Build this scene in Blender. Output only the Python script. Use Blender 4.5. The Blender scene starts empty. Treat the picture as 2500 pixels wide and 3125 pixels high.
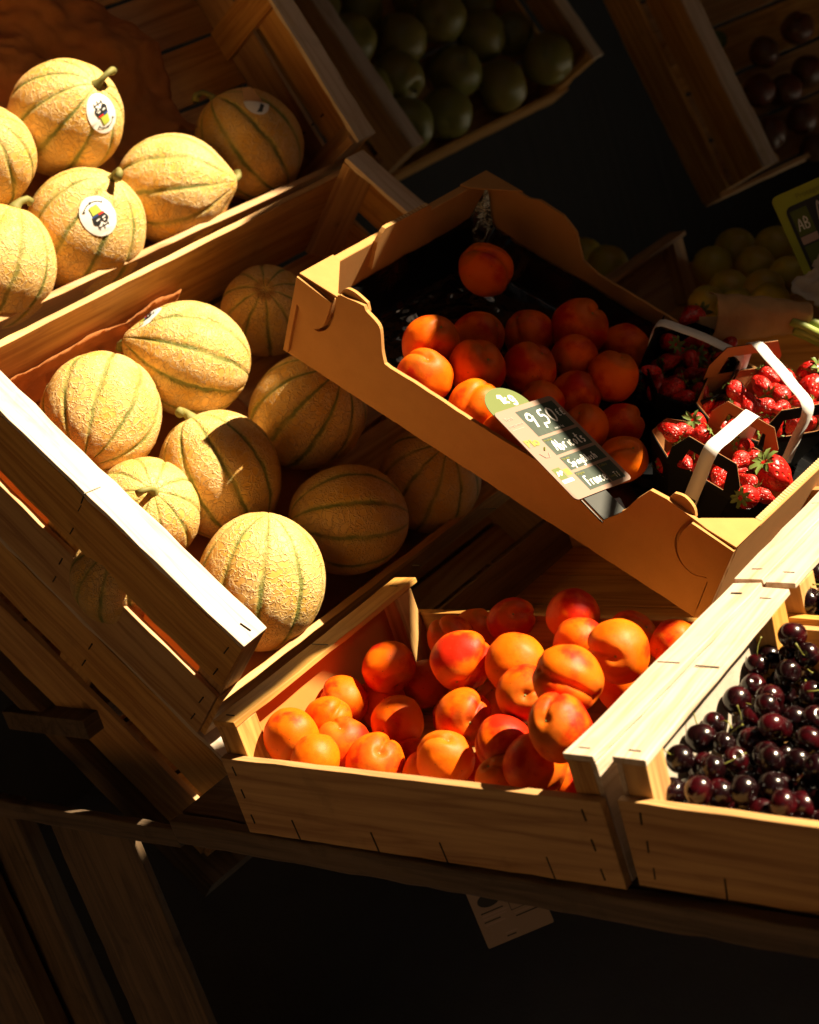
import bpy, bmesh, math, random
from math import radians as rad, sin, cos, pi
from mathutils import Vector, Matrix, noise as mnoise
random.seed(7)
SC = bpy.context.scene
COL = SC.collection
CM = 0.01
V = Vector

# ------------------------------------------------------------------ camera, sky, sun, exposure
cam_data = bpy.data.cameras.new('camera')
cam = bpy.data.objects.new('camera', cam_data); COL.objects.link(cam)
cx, cy, cz = V((.74079, .60070, -.30065)), V((.00475, .44287, .89657)), V((.67172, -.66560, .32522))
m = Matrix.Identity(4)
for i in range(3):
    m[i][0], m[i][1], m[i][2] = cx[i], cy[i], cz[i]
m.translation = V((1.1597, -.8352, .7201))
cam.matrix_world = m
cam_data.sensor_fit = 'HORIZONTAL'; cam_data.sensor_width = 36; cam_data.lens = 78.405
cam_data.clip_start = .05; cam_data.clip_end = 400
cam_data.dof.use_dof = True; cam_data.dof.focus_distance = 1.62; cam_data.dof.aperture_fstop = 9
SC.camera = cam

SUN_AZ, SUN_EL = rad(38), rad(42)
SUN = V((cos(SUN_EL)*cos(SUN_AZ), cos(SUN_EL)*sin(SUN_AZ), sin(SUN_EL)))
world = bpy.data.worlds.new('World'); SC.world = world; world.use_nodes = True
wt = world.node_tree; wt.nodes.clear()
wo = wt.nodes.new('ShaderNodeOutputWorld'); bg = wt.nodes.new('ShaderNodeBackground')
sky = wt.nodes.new('ShaderNodeTexSky'); sky.sky_type = 'NISHITA'; sky.sun_disc = False
sky.sun_elevation = SUN_EL; sky.sun_rotation = pi/2 - SUN_AZ; sky.dust_density = 2.5
tint = wt.nodes.new('ShaderNodeMix'); tint.data_type = 'RGBA'; tint.blend_type = 'MULTIPLY'
tint.inputs['Factor'].default_value = 1; tint.inputs['B'].default_value = (.44, .34, .24, 1)   # warm white balance of the picture
wt.links.new(sky.outputs[0], tint.inputs['A']); wt.links.new(tint.outputs['Result'], bg.inputs[0])
wt.links.new(bg.outputs[0], wo.inputs[0]); bg.inputs[1].default_value = .05
sun_data = bpy.data.lights.new('sun', 'SUN'); sun = bpy.data.objects.new('sun', sun_data); COL.objects.link(sun)
sun_data.energy = 5; sun_data.angle = rad(.5); sun_data.color = (1, .83, .56)
sun.rotation_euler = (-SUN).to_track_quat('-Z', 'Y').to_euler(); sun.location = SUN*6
SC.view_settings.view_transform = 'Standard'; SC.view_settings.look = 'None'
SC.view_settings.gamma = 1; SC.view_settings.exposure = 1.75
SC.cycles.max_bounces = 8; SC.cycles.diffuse_bounces = 5; SC.cycles.use_denoising = True
SC.cycles.sample_clamp_indirect = 6

# ------------------------------------------------------------------ objects, tags
def tag(o, label, cat, group=None, kind=None):
    if label: o['label'] = label
    if cat: o['category'] = cat
    if group: o['group'] = group
    if kind: o['kind'] = kind
    return o
def empty(name, mat, label, cat, group=None):
    o = bpy.data.objects.new(name, None); COL.objects.link(o); o.matrix_world = mat
    o.empty_display_size = .02
    return tag(o, label, cat, group)
def link(name, me, material=None, parent=None, smooth=False):
    o = bpy.data.objects.new(name, me); COL.objects.link(o)
    if material: me.materials.append(material)
    if parent: o.parent = parent
    if smooth:
        for p in me.polygons: p.use_smooth = True
    return o
def mesh(name, vs, fs):
    me = bpy.data.meshes.new(name); me.from_pydata([tuple(v) for v in vs], [], fs); me.update(); return me
def pose(o_cm, yaw=0, tilt=0, rz=None):
    "matrix of a thing whose local frame is turned by yaw about Z and tilted about its Y axis; origin in cm"
    R = Matrix.Rotation(rad(yaw), 4, 'Z') @ Matrix.Rotation(rad(tilt), 4, 'Y')
    R.translation = V(o_cm)*CM
    return R
class MB:
    "collects shapes (in cm) for one mesh"
    def __init__(s): s.v = []; s.f = []
    def add(s, vs, fs):
        n = len(s.v); s.v += [V(v)*CM for v in vs]; s.f += [tuple(n+i for i in f) for f in fs]; return s
    def board(s, x0, x1, y0, y1, z0, z1, jit=.03, n=None):
        lo, hi = [x0, y0, z0], [x1, y1, z1]
        L = [x1-x0, y1-y0, z1-z0]; a = L.index(max(L)); b, c = [(1, 2), (2, 0), (0, 1)][a]
        n = n or max(2, int(L[a]/2.2)); vs = []; fs = []
        w1, w2 = random.uniform(-1, 1), random.uniform(-1, 1)
        for i in range(n+1):
            t = i/n; bend = sin(pi*t)*jit*1.6
            for (p, q) in ((0, 0), (1, 0), (1, 1), (0, 1)):
                v = [0, 0, 0]; v[a] = lo[a]+L[a]*t
                v[b] = (lo[b], hi[b])[p] + w1*bend + random.uniform(-jit, jit)
                v[c] = (lo[c], hi[c])[q] + w2*bend + random.uniform(-jit, jit)
                if i in (0, n): v[a] += random.uniform(-jit, jit)*1.5
                vs.append(v)
        for i in range(n):
            k = 4*i
            for j in range(4): fs.append((k+j, k+(j+1) % 4, k+4+(j+1) % 4, k+4+j))
        fs.append((3, 2, 1, 0)); k = 4*n; fs.append((k, k+1, k+2, k+3))
        return s.add(vs, fs)
    def prism(s, poly, axis, t0, t1):
        "poly: outline in the two other axes (order x,y / x,z / y,z), pushed along axis from t0 to t1"
        def p3(p, t): return {0: (t, p[0], p[1]), 1: (p[0], t, p[1]), 2: (p[0], p[1], t)}[axis]
        n = len(poly); vs = [p3(p, t0) for p in poly] + [p3(p, t1) for p in poly]
        fs = [tuple(range(n-1, -1, -1)), tuple(range(n, 2*n))] + [(i, (i+1) % n, n+(i+1) % n, n+i) for i in range(n)]
        return s.add(vs, fs)
    def tube(s, pts, r, n=8):
        rr = r if isinstance(r, (list, tuple)) else [r]*len(pts); pts = [V(p) for p in pts]; vs = []; fs = []
        for i, p in enumerate(pts):
            d = (pts[min(i+1, len(pts)-1)]-pts[max(i-1, 0)]).normalized()
            u = d.orthogonal().normalized() if i == 0 else (u-d*u.dot(d)).normalized()
            w = d.cross(u)
            for k in range(n):
                a = 2*pi*k/n; vs.append(p+(u*cos(a)+w*sin(a))*rr[i])
        for i in range(len(pts)-1):
            for k in range(n): fs.append((i*n+k, i*n+(k+1) % n, (i+1)*n+(k+1) % n, (i+1)*n+k))
        fs.append(tuple(range(n-1, -1, -1))); q = (len(pts)-1)*n; fs.append(tuple(range(q, q+n)))
        return s.add(vs, fs)
    def grid(s, fn, nu, nv):
        vs = [fn(i/nu, j/nv) for j in range(nv+1) for i in range(nu+1)]
        return s.add(vs, [(j*(nu+1)+i, j*(nu+1)+i+1, (j+1)*(nu+1)+i+1, (j+1)*(nu+1)+i) for j in range(nv) for i in range(nu)])
    def build(s, name, mat, parent=None, smooth=False, bevel=0, solid=0):
        me = mesh(name, s.v, s.f)
        bm = bmesh.new(); bm.from_mesh(me)
        if not solid: bmesh.ops.recalc_face_normals(bm, faces=bm.faces)
        bm.to_mesh(me); bm.free()
        o = link(name, me, mat, parent, smooth)
        if solid:
            d = o.modifiers.new('thick', 'SOLIDIFY'); d.thickness = solid*CM; d.offset = 0
        if bevel:
            b = o.modifiers.new('edge', 'BEVEL'); b.width = bevel*CM; b.segments = 2; b.limit_method = 'ANGLE'; b.angle_limit = rad(40)
        return o

# ------------------------------------------------------------------ materials
class NT:
    def __init__(s, name):
        s.m = bpy.data.materials.new(name); s.m.use_nodes = True; s.t = s.m.node_tree
        s.b = s.t.nodes['Principled BSDF']; s.o = s.t.nodes['Material Output']
    def n(s, typ, **kw):
        x = s.t.nodes.new('ShaderNode'+typ)
        for k, v in kw.items():
            if k in x.inputs: s.put(x.inputs[k], v)
            else: setattr(x, k, v)
        return x
    def put(s, sock, v):
        if hasattr(v, 'is_output') or isinstance(v, bpy.types.NodeSocket): s.t.links.new(v, sock)
        else: sock.default_value = v
    def math(s, op, a, b=0, c=0, clamp=False):
        x = s.t.nodes.new('ShaderNodeMath'); x.operation = op; x.use_clamp = clamp
        for i, v in enumerate((a, b, c)): s.put(x.inputs[i], v)
        return x.outputs[0]
    def mix(s, f, a, b, mode='MIX'):
        x = s.t.nodes.new('ShaderNodeMix'); x.data_type = 'RGBA'; x.blend_type = mode
        s.put(x.inputs['Factor'], f)
        s.put(x.inputs['A'], a if not isinstance(a, tuple) else (*a, 1)[:4]); s.put(x.inputs['B'], b if not isinstance(b, tuple) else (*b, 1)[:4])
        return x.outputs['Result']
    def ramp(s, v, lo, hi, smooth=True):
        x = s.t.nodes.new('ShaderNodeMapRange'); x.interpolation_type = 'SMOOTHSTEP' if smooth else 'LINEAR'
        s.put(x.inputs['Value'], v); x.inputs['From Min'].default_value = lo; x.inputs['From Max'].default_value = hi
        return x.outputs['Result']
    def coords(s, kind='Object', scale=(1, 1, 1), rnd=0, loc=(0, 0, 0)):
        tc = s.n('TexCoord'); mp = s.n('Mapping'); mp.inputs['Scale'].default_value = scale
        s.t.links.new(tc.outputs[kind], mp.inputs['Vector'])
        if rnd:
            oi = s.n('ObjectInfo'); cmb = s.n('CombineXYZ')
            k = s.math('MULTIPLY', oi.outputs['Random'], rnd)
            for i in range(3): s.t.links.new(k, cmb.inputs[i])
            s.t.links.new(cmb.outputs[0], mp.inputs['Location'])
        return mp.outputs[0]
    def noise(s, vec, scale=1, detail=3, rough=.5, dist=0):
        x = s.n('TexNoise'); s.t.links.new(vec, x.inputs['Vector'])
        x.inputs['Scale'].default_value = scale; x.inputs['Detail'].default_value = detail
        x.inputs['Roughness'].default_value = rough; x.inputs['Distortion'].default_value = dist
        return x.outputs['Fac']
    def bump(s, h, strength=.3, dist=.001, prev=None):
        x = s.n('Bump'); x.inputs['Strength'].default_value = strength; x.inputs['Distance'].default_value = dist
        s.t.links.new(h, x.inputs['Height'])
        if prev: s.t.links.new(prev, x.inputs['Normal'])
        return x.outputs[0]
    def done(s, col=None, rough=None, nrm=None, **kw):
        if col is not None: s.put(s.b.inputs['Base Color'], (*col, 1) if isinstance(col, tuple) else col)
        if rough is not None: s.put(s.b.inputs['Roughness'], rough)
        if nrm is not None: s.t.links.new(nrm, s.b.inputs['Normal'])
        for k, v in kw.items(): s.put(s.b.inputs[k.replace('_', ' ')], v)
        return s.m

def wood(name, ax, base=(.60, .335, .105), dark=(.33, .14, .034), old=0.0):
    n = NT(name); sc = [150, 150, 150]; sc[ax] = 5
    v = n.coords('Object', tuple(sc), 9)
    sc2 = [38, 38, 38]; sc2[ax] = 2.2
    v2 = n.coords('Object', tuple(sc2), 5)
    fine = n.noise(v, 1, 5, .65, .3)
    wob = n.noise(v2, 1, 3, .5, 1.2)
    rings = n.math('PINGPONG', n.math('MULTIPLY', wob, 6.0), 1.0)
    f = n.math('ADD', n.math('MULTIPLY', n.ramp(fine, .35, .75), .5), n.math('MULTIPLY', n.math('POWER', rings, 2.2), .62))
    col = n.mix(f, base, dark)
    spots = n.noise(n.coords('Object', (1, 1, 1), 3), 26, 4, .6)
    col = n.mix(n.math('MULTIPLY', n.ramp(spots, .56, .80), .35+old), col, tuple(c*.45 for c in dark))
    kv = n.n('TexVoronoi'); n.t.links.new(n.coords('Object', (1, 1, 1), 7), kv.inputs['Vector']); kv.inputs['Scale'].default_value = 8.5
    ks = n.n('SeparateColor'); n.t.links.new(kv.outputs['Color'], ks.inputs[0])
    kd = n.math('ADD', kv.outputs['Distance'], n.math('MULTIPLY', n.math('SUBTRACT', wob, .5), .08))
    knot = n.math('MULTIPLY', n.ramp(kd, .085, .035), n.math('GREATER_THAN', ks.outputs[0], .62))
    col = n.mix(n.math('MULTIPLY', knot, .75), col, tuple(c*.32 for c in dark))
    oi = n.n('ObjectInfo')
    hue = n.n('HueSaturation'); n.put(hue.inputs['Color'], col)
    n.put(hue.inputs['Value'], n.math('ADD', .86, n.math('MULTIPLY', oi.outputs['Random'], .26)))
    n.put(hue.inputs['Saturation'], n.math('ADD', .88, n.math('MULTIPLY', oi.outputs['Random'], .2)))
    b = n.bump(fine, .45, .0006)
    return n.done(hue.outputs[0], .62, b)
WOOD = [wood('crate_wood_%s' % 'xyz'[i], i) for i in range(3)]
PALE = [wood('pale_wood_%s' % 'xyz'[i], i, (.66, .54, .43), (.46, .32, .19)) for i in range(3)]
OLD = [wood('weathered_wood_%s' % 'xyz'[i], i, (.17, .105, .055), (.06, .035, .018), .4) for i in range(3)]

def kraft(name, c, c2, wrinkle=0, rough=.85, trans=0):
    n = NT(name); v = n.coords('Object', (1, 1, 1), 2)
    a = n.noise(v, 900, 3, .7); b = n.noise(v, 40, 4, .6)
    col = n.mix(n.math('MULTIPLY', n.ramp(b, .3, .75), .6), c, c2)
    col = n.mix(n.math('MULTIPLY', n.ramp(a, .52, .78), .35), col, tuple(x*.6 for x in c))
    nb = n.bump(a, .12, .0003)
    if wrinkle: nb = n.bump(n.noise(v, 28, 5, .62, .8), wrinkle, .006, nb)
    n.done(col, rough, nb)
    if trans:
        tr = n.n('BsdfTranslucent'); n.put(tr.inputs['Color'], col); mx = n.n('MixShader'); mx.inputs[0].default_value = trans
        n.t.links.new(n.b.outputs[0], mx.inputs[1]); n.t.links.new(tr.outputs[0], mx.inputs[2]); n.t.links.new(mx.outputs[0], n.o.inputs['Surface'])
    return n.m
KRAFT = kraft('corrugated_card', (.46, .225, .062), (.40, .185, .046))
KEDGE = kraft('torn_card_edge', (.66, .46, .24), (.45, .28, .12))
PAPER = kraft('liner_paper', (.64, .28, .09), (.52, .20, .05), .5, .8, .5)
BAGPAPER = kraft('bag_paper', (.42, .25, .11), (.30, .17, .07), .5, .8, .1)
WHITEP = kraft('white_liner_paper', (.50, .44, .36), (.40, .34, .27), .25, .8, .15)
LINERC = kraft('card_liner', (.56, .20, .035), (.50, .165, .026), 0, .8)

def plain(name, c, rough=.5, var=.15, scale=60, **kw):
    n = NT(name); k = n.noise(n.coords('Object', (1, 1, 1), 4), scale, 3, .6)
    col = n.mix(n.math('MULTIPLY', k, var*2), c, tuple(x*.55 for x in c))
    return n.done(col, rough, None, **kw)
STEEL = plain('staple_steel', (.05, .042, .035), .45, .2, Metallic=.8)
STRAP = plain('white_strap', (.78, .76, .74), .5, .05)
BLACKC = plain('black_card', (.008, .008, .008), .7, .2, Specular_IOR_Level=.12)
INNERC = kraft('punnet_card', (.40, .165, .05), (.33, .13, .035))

def apricot_mat():
    n = NT('apricot_skin'); v = n.coords('Object', (1, 1, 1), 20); v0 = n.coords('Object', (1, 1, 1))
    oi = n.n('ObjectInfo'); r = oi.outputs['Random']
    big = n.noise(v, .75, 2, .5); mid = n.noise(v, 4, 4, .6); fine = n.noise(v, 34, 3, .7)
    blush = n.math('ADD', big, n.math('MULTIPLY', n.math('SUBTRACT', r, .5), .20))
    blush = n.math('ADD', blush, n.math('MULTIPLY', n.math('SUBTRACT', mid, .5), .26))
    blush = n.math('ADD', blush, n.math('MULTIPLY', n.math('SUBTRACT', fine, .5), .10))
    col = n.mix(n.ramp(blush, .47, .69), (.74, .112, .001), (.50, .014, .002))
    col = n.mix(n.math('MULTIPLY', n.ramp(blush, .44, .22), .55), col, (.76, .17, .002))
    col = n.mix(n.math('MULTIPLY', n.ramp(fine, .60, .72), n.math('MULTIPLY', n.ramp(mid, .45, .6), .45)), col, (.34, .02, .003))
    sp = n.n('TexVoronoi'); n.t.links.new(v, sp.inputs['Vector']); sp.inputs['Scale'].default_value = 4.2
    spot = n.math('MULTIPLY', n.ramp(n.math('ADD', sp.outputs['Distance'], n.math('MULTIPLY', n.math('SUBTRACT', fine, .5), .08)), .13, .08), n.math('GREATER_THAN', n.noise(v, 2.1, 1, .5), .52))
    col = n.mix(n.math('MULTIPLY', spot, .55), col, (.13, .03, .008))
    sep = n.n('SeparateXYZ'); n.t.links.new(v0, sep.inputs[0])
    col = n.mix(n.math('MULTIPLY', n.ramp(sep.outputs['Z'], .72, .86), .45), col, (.36, .10, .01))
    hb = n.math('ADD', n.math('MULTIPLY', n.noise(v, 7, 3, .6), .8), n.math('MULTIPLY', fine, .15))
    n.done(col, .48, n.bump(hb, .14, .0016), Subsurface_Weight=.10, Subsurface_Radius=(.5, .15, .03), Subsurface_Scale=.006, Specular_IOR_Level=.16)
    return n.m
APR = apricot_mat()

def melon_mat():
    n = NT('netted_melon_rind'); v0 = n.coords('Object', (1, 1, 1)); v = n.coords('Object', (1, 1, 1), 20)
    sep = n.n('SeparateXYZ'); n.t.links.new(v0, sep.inputs[0])
    ang = n.math('ARCTAN2', sep.outputs['Y'], sep.outputs['X'])
    wob = n.math('MULTIPLY', n.math('SUBTRACT', n.noise(v, 3, 3, .6), .5), .22)
    s = n.math('FRACT', n.math('ADD', n.math('MULTIPLY', ang, 10/(2*pi)), n.math('ADD', wob, 10.0)))
    d = n.math('ABSOLUTE', n.math('SUBTRACT', s, .5))          # 0 in the groove, .5 mid-rib
    rough_edge = n.math('MULTIPLY', n.math('SUBTRACT', n.noise(v, 40, 4, .7), .5), .10)
    dd = n.math('ADD', d, rough_edge)
    groove = n.ramp(dd, .085, .03)
    # net: warped cells, drawn out across the ribs
    vc = n.coords('Object', (1, 1, 1.55), 20)
    wn = n.n('TexNoise'); n.t.links.new(v, wn.inputs['Vector']); wn.inputs['Scale'].default_value = 5; wn.inputs['Detail'].default_value = 4
    vm = n.n('VectorMath', operation='MULTIPLY_ADD'); n.t.links.new(wn.outputs['Color'], vm.inputs[0]); vm.inputs[1].default_value = (.40, .40, .40); n.t.links.new(vc, vm.inputs[2])
    def cells(sc, w):
        x = n.n('TexVoronoi', feature='DISTANCE_TO_EDGE'); n.t.links.new(vm.outputs[0], x.inputs['Vector']); x.inputs['Scale'].default_value = sc
        return n.ramp(x.outputs['Distance'], w, 0)
    patch = n.ramp(n.noise(v, 2.2, 3, .6), .34, .58)
    net = n.math('MAXIMUM', n.math('MULTIPLY', cells(6.4, .11), n.math('ADD', .25, n.math('MULTIPLY', patch, .75))), n.math('MULTIPLY', cells(3.6, .035), .9))
    net = n.math('MULTIPLY', net, n.math('SUBTRACT', 1, n.math('MULTIPLY', groove, .75)))
    tone = n.noise(v, 1.6, 3, .6)
    base = n.mix(n.ramp(tone, .35, .7), (.71, .445, .150), (.64, .335, .050))
    col = n.mix(n.math('MULTIPLY', net, .6), base, (.78, .565, .31))
    freck = n.ramp(n.noise(v, 34, 3, .7), .66, .74)
    gmix = n.math('MULTIPLY', groove, n.math('ADD', .55, n.math('MULTIPLY', n.ramp(n.noise(v, 1.9, 2, .5), .35, .60), .45)))
    col = n.mix(gmix, col, (.055, .085, .012))
    col = n.mix(n.math('MULTIPLY', n.ramp(d, .22, .06), .35), col, (.42, .38, .09))
    tipb = n.ramp(sep.outputs['Z'], -.955, -.985)
    col = n.mix(tipb, col, (.42, .20, .05))
    h = n.math('ADD', net, n.math('MULTIPLY', n.noise(v, 9, 2, .5), .25))
    n.done(col, .55, n.bump(h, .65, .0032), Subsurface_Weight=.06, Subsurface_Radius=(.5, .3, .1), Subsurface_Scale=.005, Specular_IOR_Level=.35)
    return n.m
MELON = melon_mat()
MSTEM = plain('melon_stem', (.22, .20, .045), .7, .35, 90)
STICK = plain('sticker_white', (.80, .78, .76), .35, .03)
BLK = plain('print_black', (.012, .012, .014), .5, .1)
RED = plain('print_red', (.60, .02, .015), .5, .1)
BLU = plain('print_blue', (.02, .05, .22), .5, .1)
GRN = plain('print_green', (.42, .50, .06), .5, .1)
GREY = plain('print_grey', (.42, .30, .26), .6, .1)

def cherry_mat():
    n = NT('cherry_skin'); v = n.coords('Object', (1, 1, 1), 20); oi = n.n('ObjectInfo')
    k = n.math('ADD', n.noise(v, 1.2, 2, .5), n.math('MULTIPLY', n.math('SUBTRACT', oi.outputs['Random'], .5), .5))
    col = n.mix(n.ramp(k, .42, .85), (.006, .0009, .0014), (.038, .0012, .003))
    return n.done(col, .22, n.bump(n.noise(v, 7, 2, .5), .08, .001), Coat_Weight=.15, Coat_Roughness=.12, Specular_IOR_Level=.5)
CHERRY = cherry_mat()
CSTEM = plain('cherry_stem', (.25, .24, .035), .6, .5, 200)

def berry_mat():
    n = NT('strawberry_skin'); v = n.coords('Object', (1, 1, .72), 20)
    vo = n.n('TexVoronoi'); n.t.links.new(v, vo.inputs['Vector']); vo.inputs['Scale'].default_value = 4.6; vo.inputs['Randomness'].default_value = .45
    dist = vo.outputs['Distance']; seed = n.ramp(dist, .20, .13)
    k = n.noise(v, 1.2, 2, .5)
    col = n.mix(n.ramp(k, .3, .75), (.50, .010, .005), (.36, .005, .004))
    col = n.mix(n.ramp(dist, .40, .10), col, (.24, .003, .003))
    col = n.mix(n.math('MULTIPLY', seed, .55), col, (.52, .17, .02))
    h = n.math('ADD', n.ramp(dist, .10, .5), n.math('MULTIPLY', seed, .2))
    return n.done(col, .36, n.bump(h, .7, .0014), Coat_Weight=.08, Coat_Roughness=.2, Subsurface_Weight=.05, Subsurface_Radius=(.4, .05, .03), Subsurface_Scale=.004)
BERRY = berry_mat()
LEAF = plain('berry_leaf', (.16, .23, .05), .5, .4, 120)

def apple_mat(name, a, b, c):
    n = NT(name); v = n.coords('Object', (1, 1, 1), 20); oi = n.n('ObjectInfo')
    k = n.math('ADD', n.noise(v, 1.1, 3, .5), n.math('MULTIPLY', n.math('SUBTRACT', oi.outputs['Random'], .5), .35))
    col = n.mix(n.ramp(k, .35, .7), a, b)
    col = n.mix(n.math('MULTIPLY', n.ramp(n.noise(v, 16, 4, .7), .62, .75), .6), col, c)
    return n.done(col, .38)
APPLE = apple_mat('green_apple_skin', (.20, .19, .035), (.26, .20, .04), (.20, .11, .035))
LEMON = apple_mat('yellow_fruit_skin', (.42, .34, .03), (.40, .26, .03), (.30, .17, .03))
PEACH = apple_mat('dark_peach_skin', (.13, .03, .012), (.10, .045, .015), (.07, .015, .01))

def shiny_black():
    n = NT('black_plastic_film'); v = n.coords('Object', (1, 1, 1))
    a = n.noise(v, 22, 4, .6, 1.0); b = n.noise(v, 85, 3, .6, .6)
    return n.done((.006, .006, .0065), .12, n.bump(b, .05, .0012, n.bump(a, .22, .006)), Specular_IOR_Level=.6)
FILM = shiny_black()
BOARD = None
def chalk():
    n = NT('green_chalkboard'); v = n.coords('Object', (1, 1, 1))
    k = n.noise(v, 90, 5, .7); s = n.ramp(n.noise(n.coords('Object', (90, 12, 1)), 3, 4, .7), .5, .8)
    col = n.mix(n.math('MULTIPLY', n.ramp(k, .35, .8), .5), (.007, .022, .010), (.018, .040, .022))
    col = n.mix(n.math('MULTIPLY', s, .18), col, (.14, .18, .15))
    return n.done(col, .6)
CHALK = chalk()
PINKC = plain('label_card', (.24, .145, .105), .6, .04)
WHITEINK = plain('chalk_ink', (.82, .82, .80), .6, .02)
LIMES = plain('lime_frame', (.30, .35, .015), .55, .06)  # brighter copy of the lime, making up for the shade on the sign
LIMEC = plain('lime_card', (.080, .11, .003), .55, .06)
LIMEI = plain('lime_print', (.19, .20, .012), .55, .06)
SLATE = plain('slate_board', (.020, .022, .020), .5, .2)
def ground_mat():
    n = NT('paving'); v = n.coords('Object', (1, 1, 1))
    k = n.noise(v, 8, 6, .7); g = n.noise(v, 160, 3, .6)
    col = n.mix(k, (.10, .105, .115), (.15, .16, .175))
    return n.done(col, .85, n.bump(g, .4, .004))
GROUND = ground_mat()
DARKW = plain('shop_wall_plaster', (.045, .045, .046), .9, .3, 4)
BOUNCEW = plain('bounce_panel_plaster', (.80, .48, .20), .9, .1, 4)  # bright tone for the added reflector base
AWN = plain('blocker_canvas', (.10, .055, .03), .9, .2, 10)

# ------------------------------------------------------------------ the setting
tag(MB().add([(-3000, -3000, -82), (3000, -3000, -82), (3000, 3000, -82), (-3000, 3000, -82)], [(0, 1, 2, 3)]).build('ground', GROUND), None, None, kind='structure')
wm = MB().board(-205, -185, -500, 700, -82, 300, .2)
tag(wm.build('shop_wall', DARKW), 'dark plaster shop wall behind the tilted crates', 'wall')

lw = empty('sky_block_wall', pose((0, 0, 0)), 'unseen dark wall across the lane with an added pale base bouncing light onto the front of the stall', 'wall')
MB().board(-185, 700, -460, -441, -82, 215, .3).build('wall_face', DARKW, lw)  # unseen wall, added to hold back sky light
MB().board(-185, 700, -440.5, -436, -82, 62, .3).build('bounce_panel', BOUNCEW, lw)  # pale reflector added to throw fill light on the crate fronts
tag(MB().board(-185, 560, 700, 720, -82, 420, .3).build('sky_block_wall', DARKW), 'unseen dark wall added at the far end behind the apple crate to cut sky light', 'wall')  # unseen, put here to shut out sky light from the far end
tag(MB().board(560, 580, -420, 900, -82, 420, .3).build('sky_block_wall', DARKW), 'unseen dark wall added on the cherry side to cut sky light', 'wall')  # likewise unseen, added against sky light from this side
# unseen canvas across the sun, its outline cut to place the sun and shade
U = V((-sin(SUN_AZ), cos(SUN_AZ), 0)); W_ = SUN.cross(U)
def shade(poly, name, dist, parent, mat):
    mb = MB(); a = [U*p[0]+W_*p[1]+SUN*dist for p in poly]; b = [q+SUN*.4 for q in a]; k = len(a)
    mb.add(a+b, [tuple(range(k)), tuple(range(2*k-1, k-1, -1))]+[(i, (i+1) % k, k+(i+1) % k, k+i) for i in range(k)])
    return mb.build(name, mat, parent)
SHADE_EDGE = [(60, 75), (76, 62), (74, 46), (74.5, 36), (74, 29.5), (77, 25), (79.5, 21.5), (74, 22), (64, 26), (56, 26), (50, 21), (47.5, 16.5), (44.6, 14.8), (43.6, 12.5), (41.5, 10), (38.5, 6.5), (32.7, 4.5), (30.2, -.7), (26.4, -5.6), (22.0, -10.4), (18.6, -14.7),
       (14.2, -14.8), (14.6, -12.4), (17.2, -8), (19.6, -4.4), (20.8, -1.6), (19.6, 2.2), (17, 4.6), (12, 5.6), (9.0, 8.0), (8.2, 11), (4, 13), (-2.5, 12.5), (-3, 8), (0, 6.0), (4, 3.9), (8.5, 2.0), (11, -1.5), (9, -3.6), (6, -3.4), (3, -4.3), (2.6, -7.5), (3, -9), (.5, -9.3), (1, -12), (3.4, -13),
       (3.4, -15.8), (0, -17.2), (-1.6, -20), (.6, -22.8), (3.6, -22.8), (7.6, -19.4), (10, -17.2), (15, -16.1), (22, -16.4), (26.6, -17.8), (31, -20), (34.5, -22.8), (38, -24.8), (42, -26.5), (46, -29), (52, -36)]
aw = empty('unseen_awning', pose((0, 0, 0)), 'unseen brown canvas whose opening is cut to shape the sun and shade on the stall', 'unseen_awning')
shade(SHADE_EDGE + [(62, -50), (900, -150), (900, 300), (20, 300), (44, 90)], 'sun_mask', 170, aw, AWN)
shade([(62, -50), (20, -50), (-44, -42), (-48, -26), (-30, -9), (-12, 7), (-3, 12), (8.0, 10.5), (13, 20), (18.5, 32), (24.5, 45), (35, 66), (44, 90), (20, 300), (-210, 300), (-210, -150), (900, -150)], 'sky_mask', 170.6, aw, AWN)  # added to cut sky light around the sun opening
MB().prism([(-185, -440), (230, -440), (290, -340), (14, 10), (14, 700), (-185, 700)], 2, 232, 234).build('sky_block_roof', AWN, aw)  # unseen cover added to keep overhead sky light off the stall

# the market table: front rail, top and legs
tb = empty('market_table', pose((0, 0, 0)), 'weathered plank market table carrying the front fruit crates', 'table')
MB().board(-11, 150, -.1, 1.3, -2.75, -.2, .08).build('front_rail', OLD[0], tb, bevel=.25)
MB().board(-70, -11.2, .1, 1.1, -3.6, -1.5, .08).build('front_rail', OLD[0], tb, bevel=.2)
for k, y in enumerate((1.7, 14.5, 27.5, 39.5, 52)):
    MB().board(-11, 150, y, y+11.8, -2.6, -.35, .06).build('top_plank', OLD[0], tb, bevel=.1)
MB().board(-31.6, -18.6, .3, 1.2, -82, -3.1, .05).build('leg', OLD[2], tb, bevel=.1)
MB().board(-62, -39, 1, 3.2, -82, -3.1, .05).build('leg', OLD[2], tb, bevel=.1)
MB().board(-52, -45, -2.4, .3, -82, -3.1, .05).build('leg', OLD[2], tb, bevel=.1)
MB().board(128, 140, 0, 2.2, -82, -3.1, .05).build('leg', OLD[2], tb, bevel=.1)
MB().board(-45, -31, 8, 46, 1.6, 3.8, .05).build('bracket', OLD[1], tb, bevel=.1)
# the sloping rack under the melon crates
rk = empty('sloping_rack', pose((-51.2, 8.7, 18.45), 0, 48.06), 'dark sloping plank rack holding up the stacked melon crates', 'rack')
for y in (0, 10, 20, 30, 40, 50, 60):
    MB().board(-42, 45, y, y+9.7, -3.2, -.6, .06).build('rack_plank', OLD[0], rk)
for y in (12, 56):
    MB().board(-44, -40, y, y+4, -150, -3.4, .06).build('rack_leg', OLD[2], rk)

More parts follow.
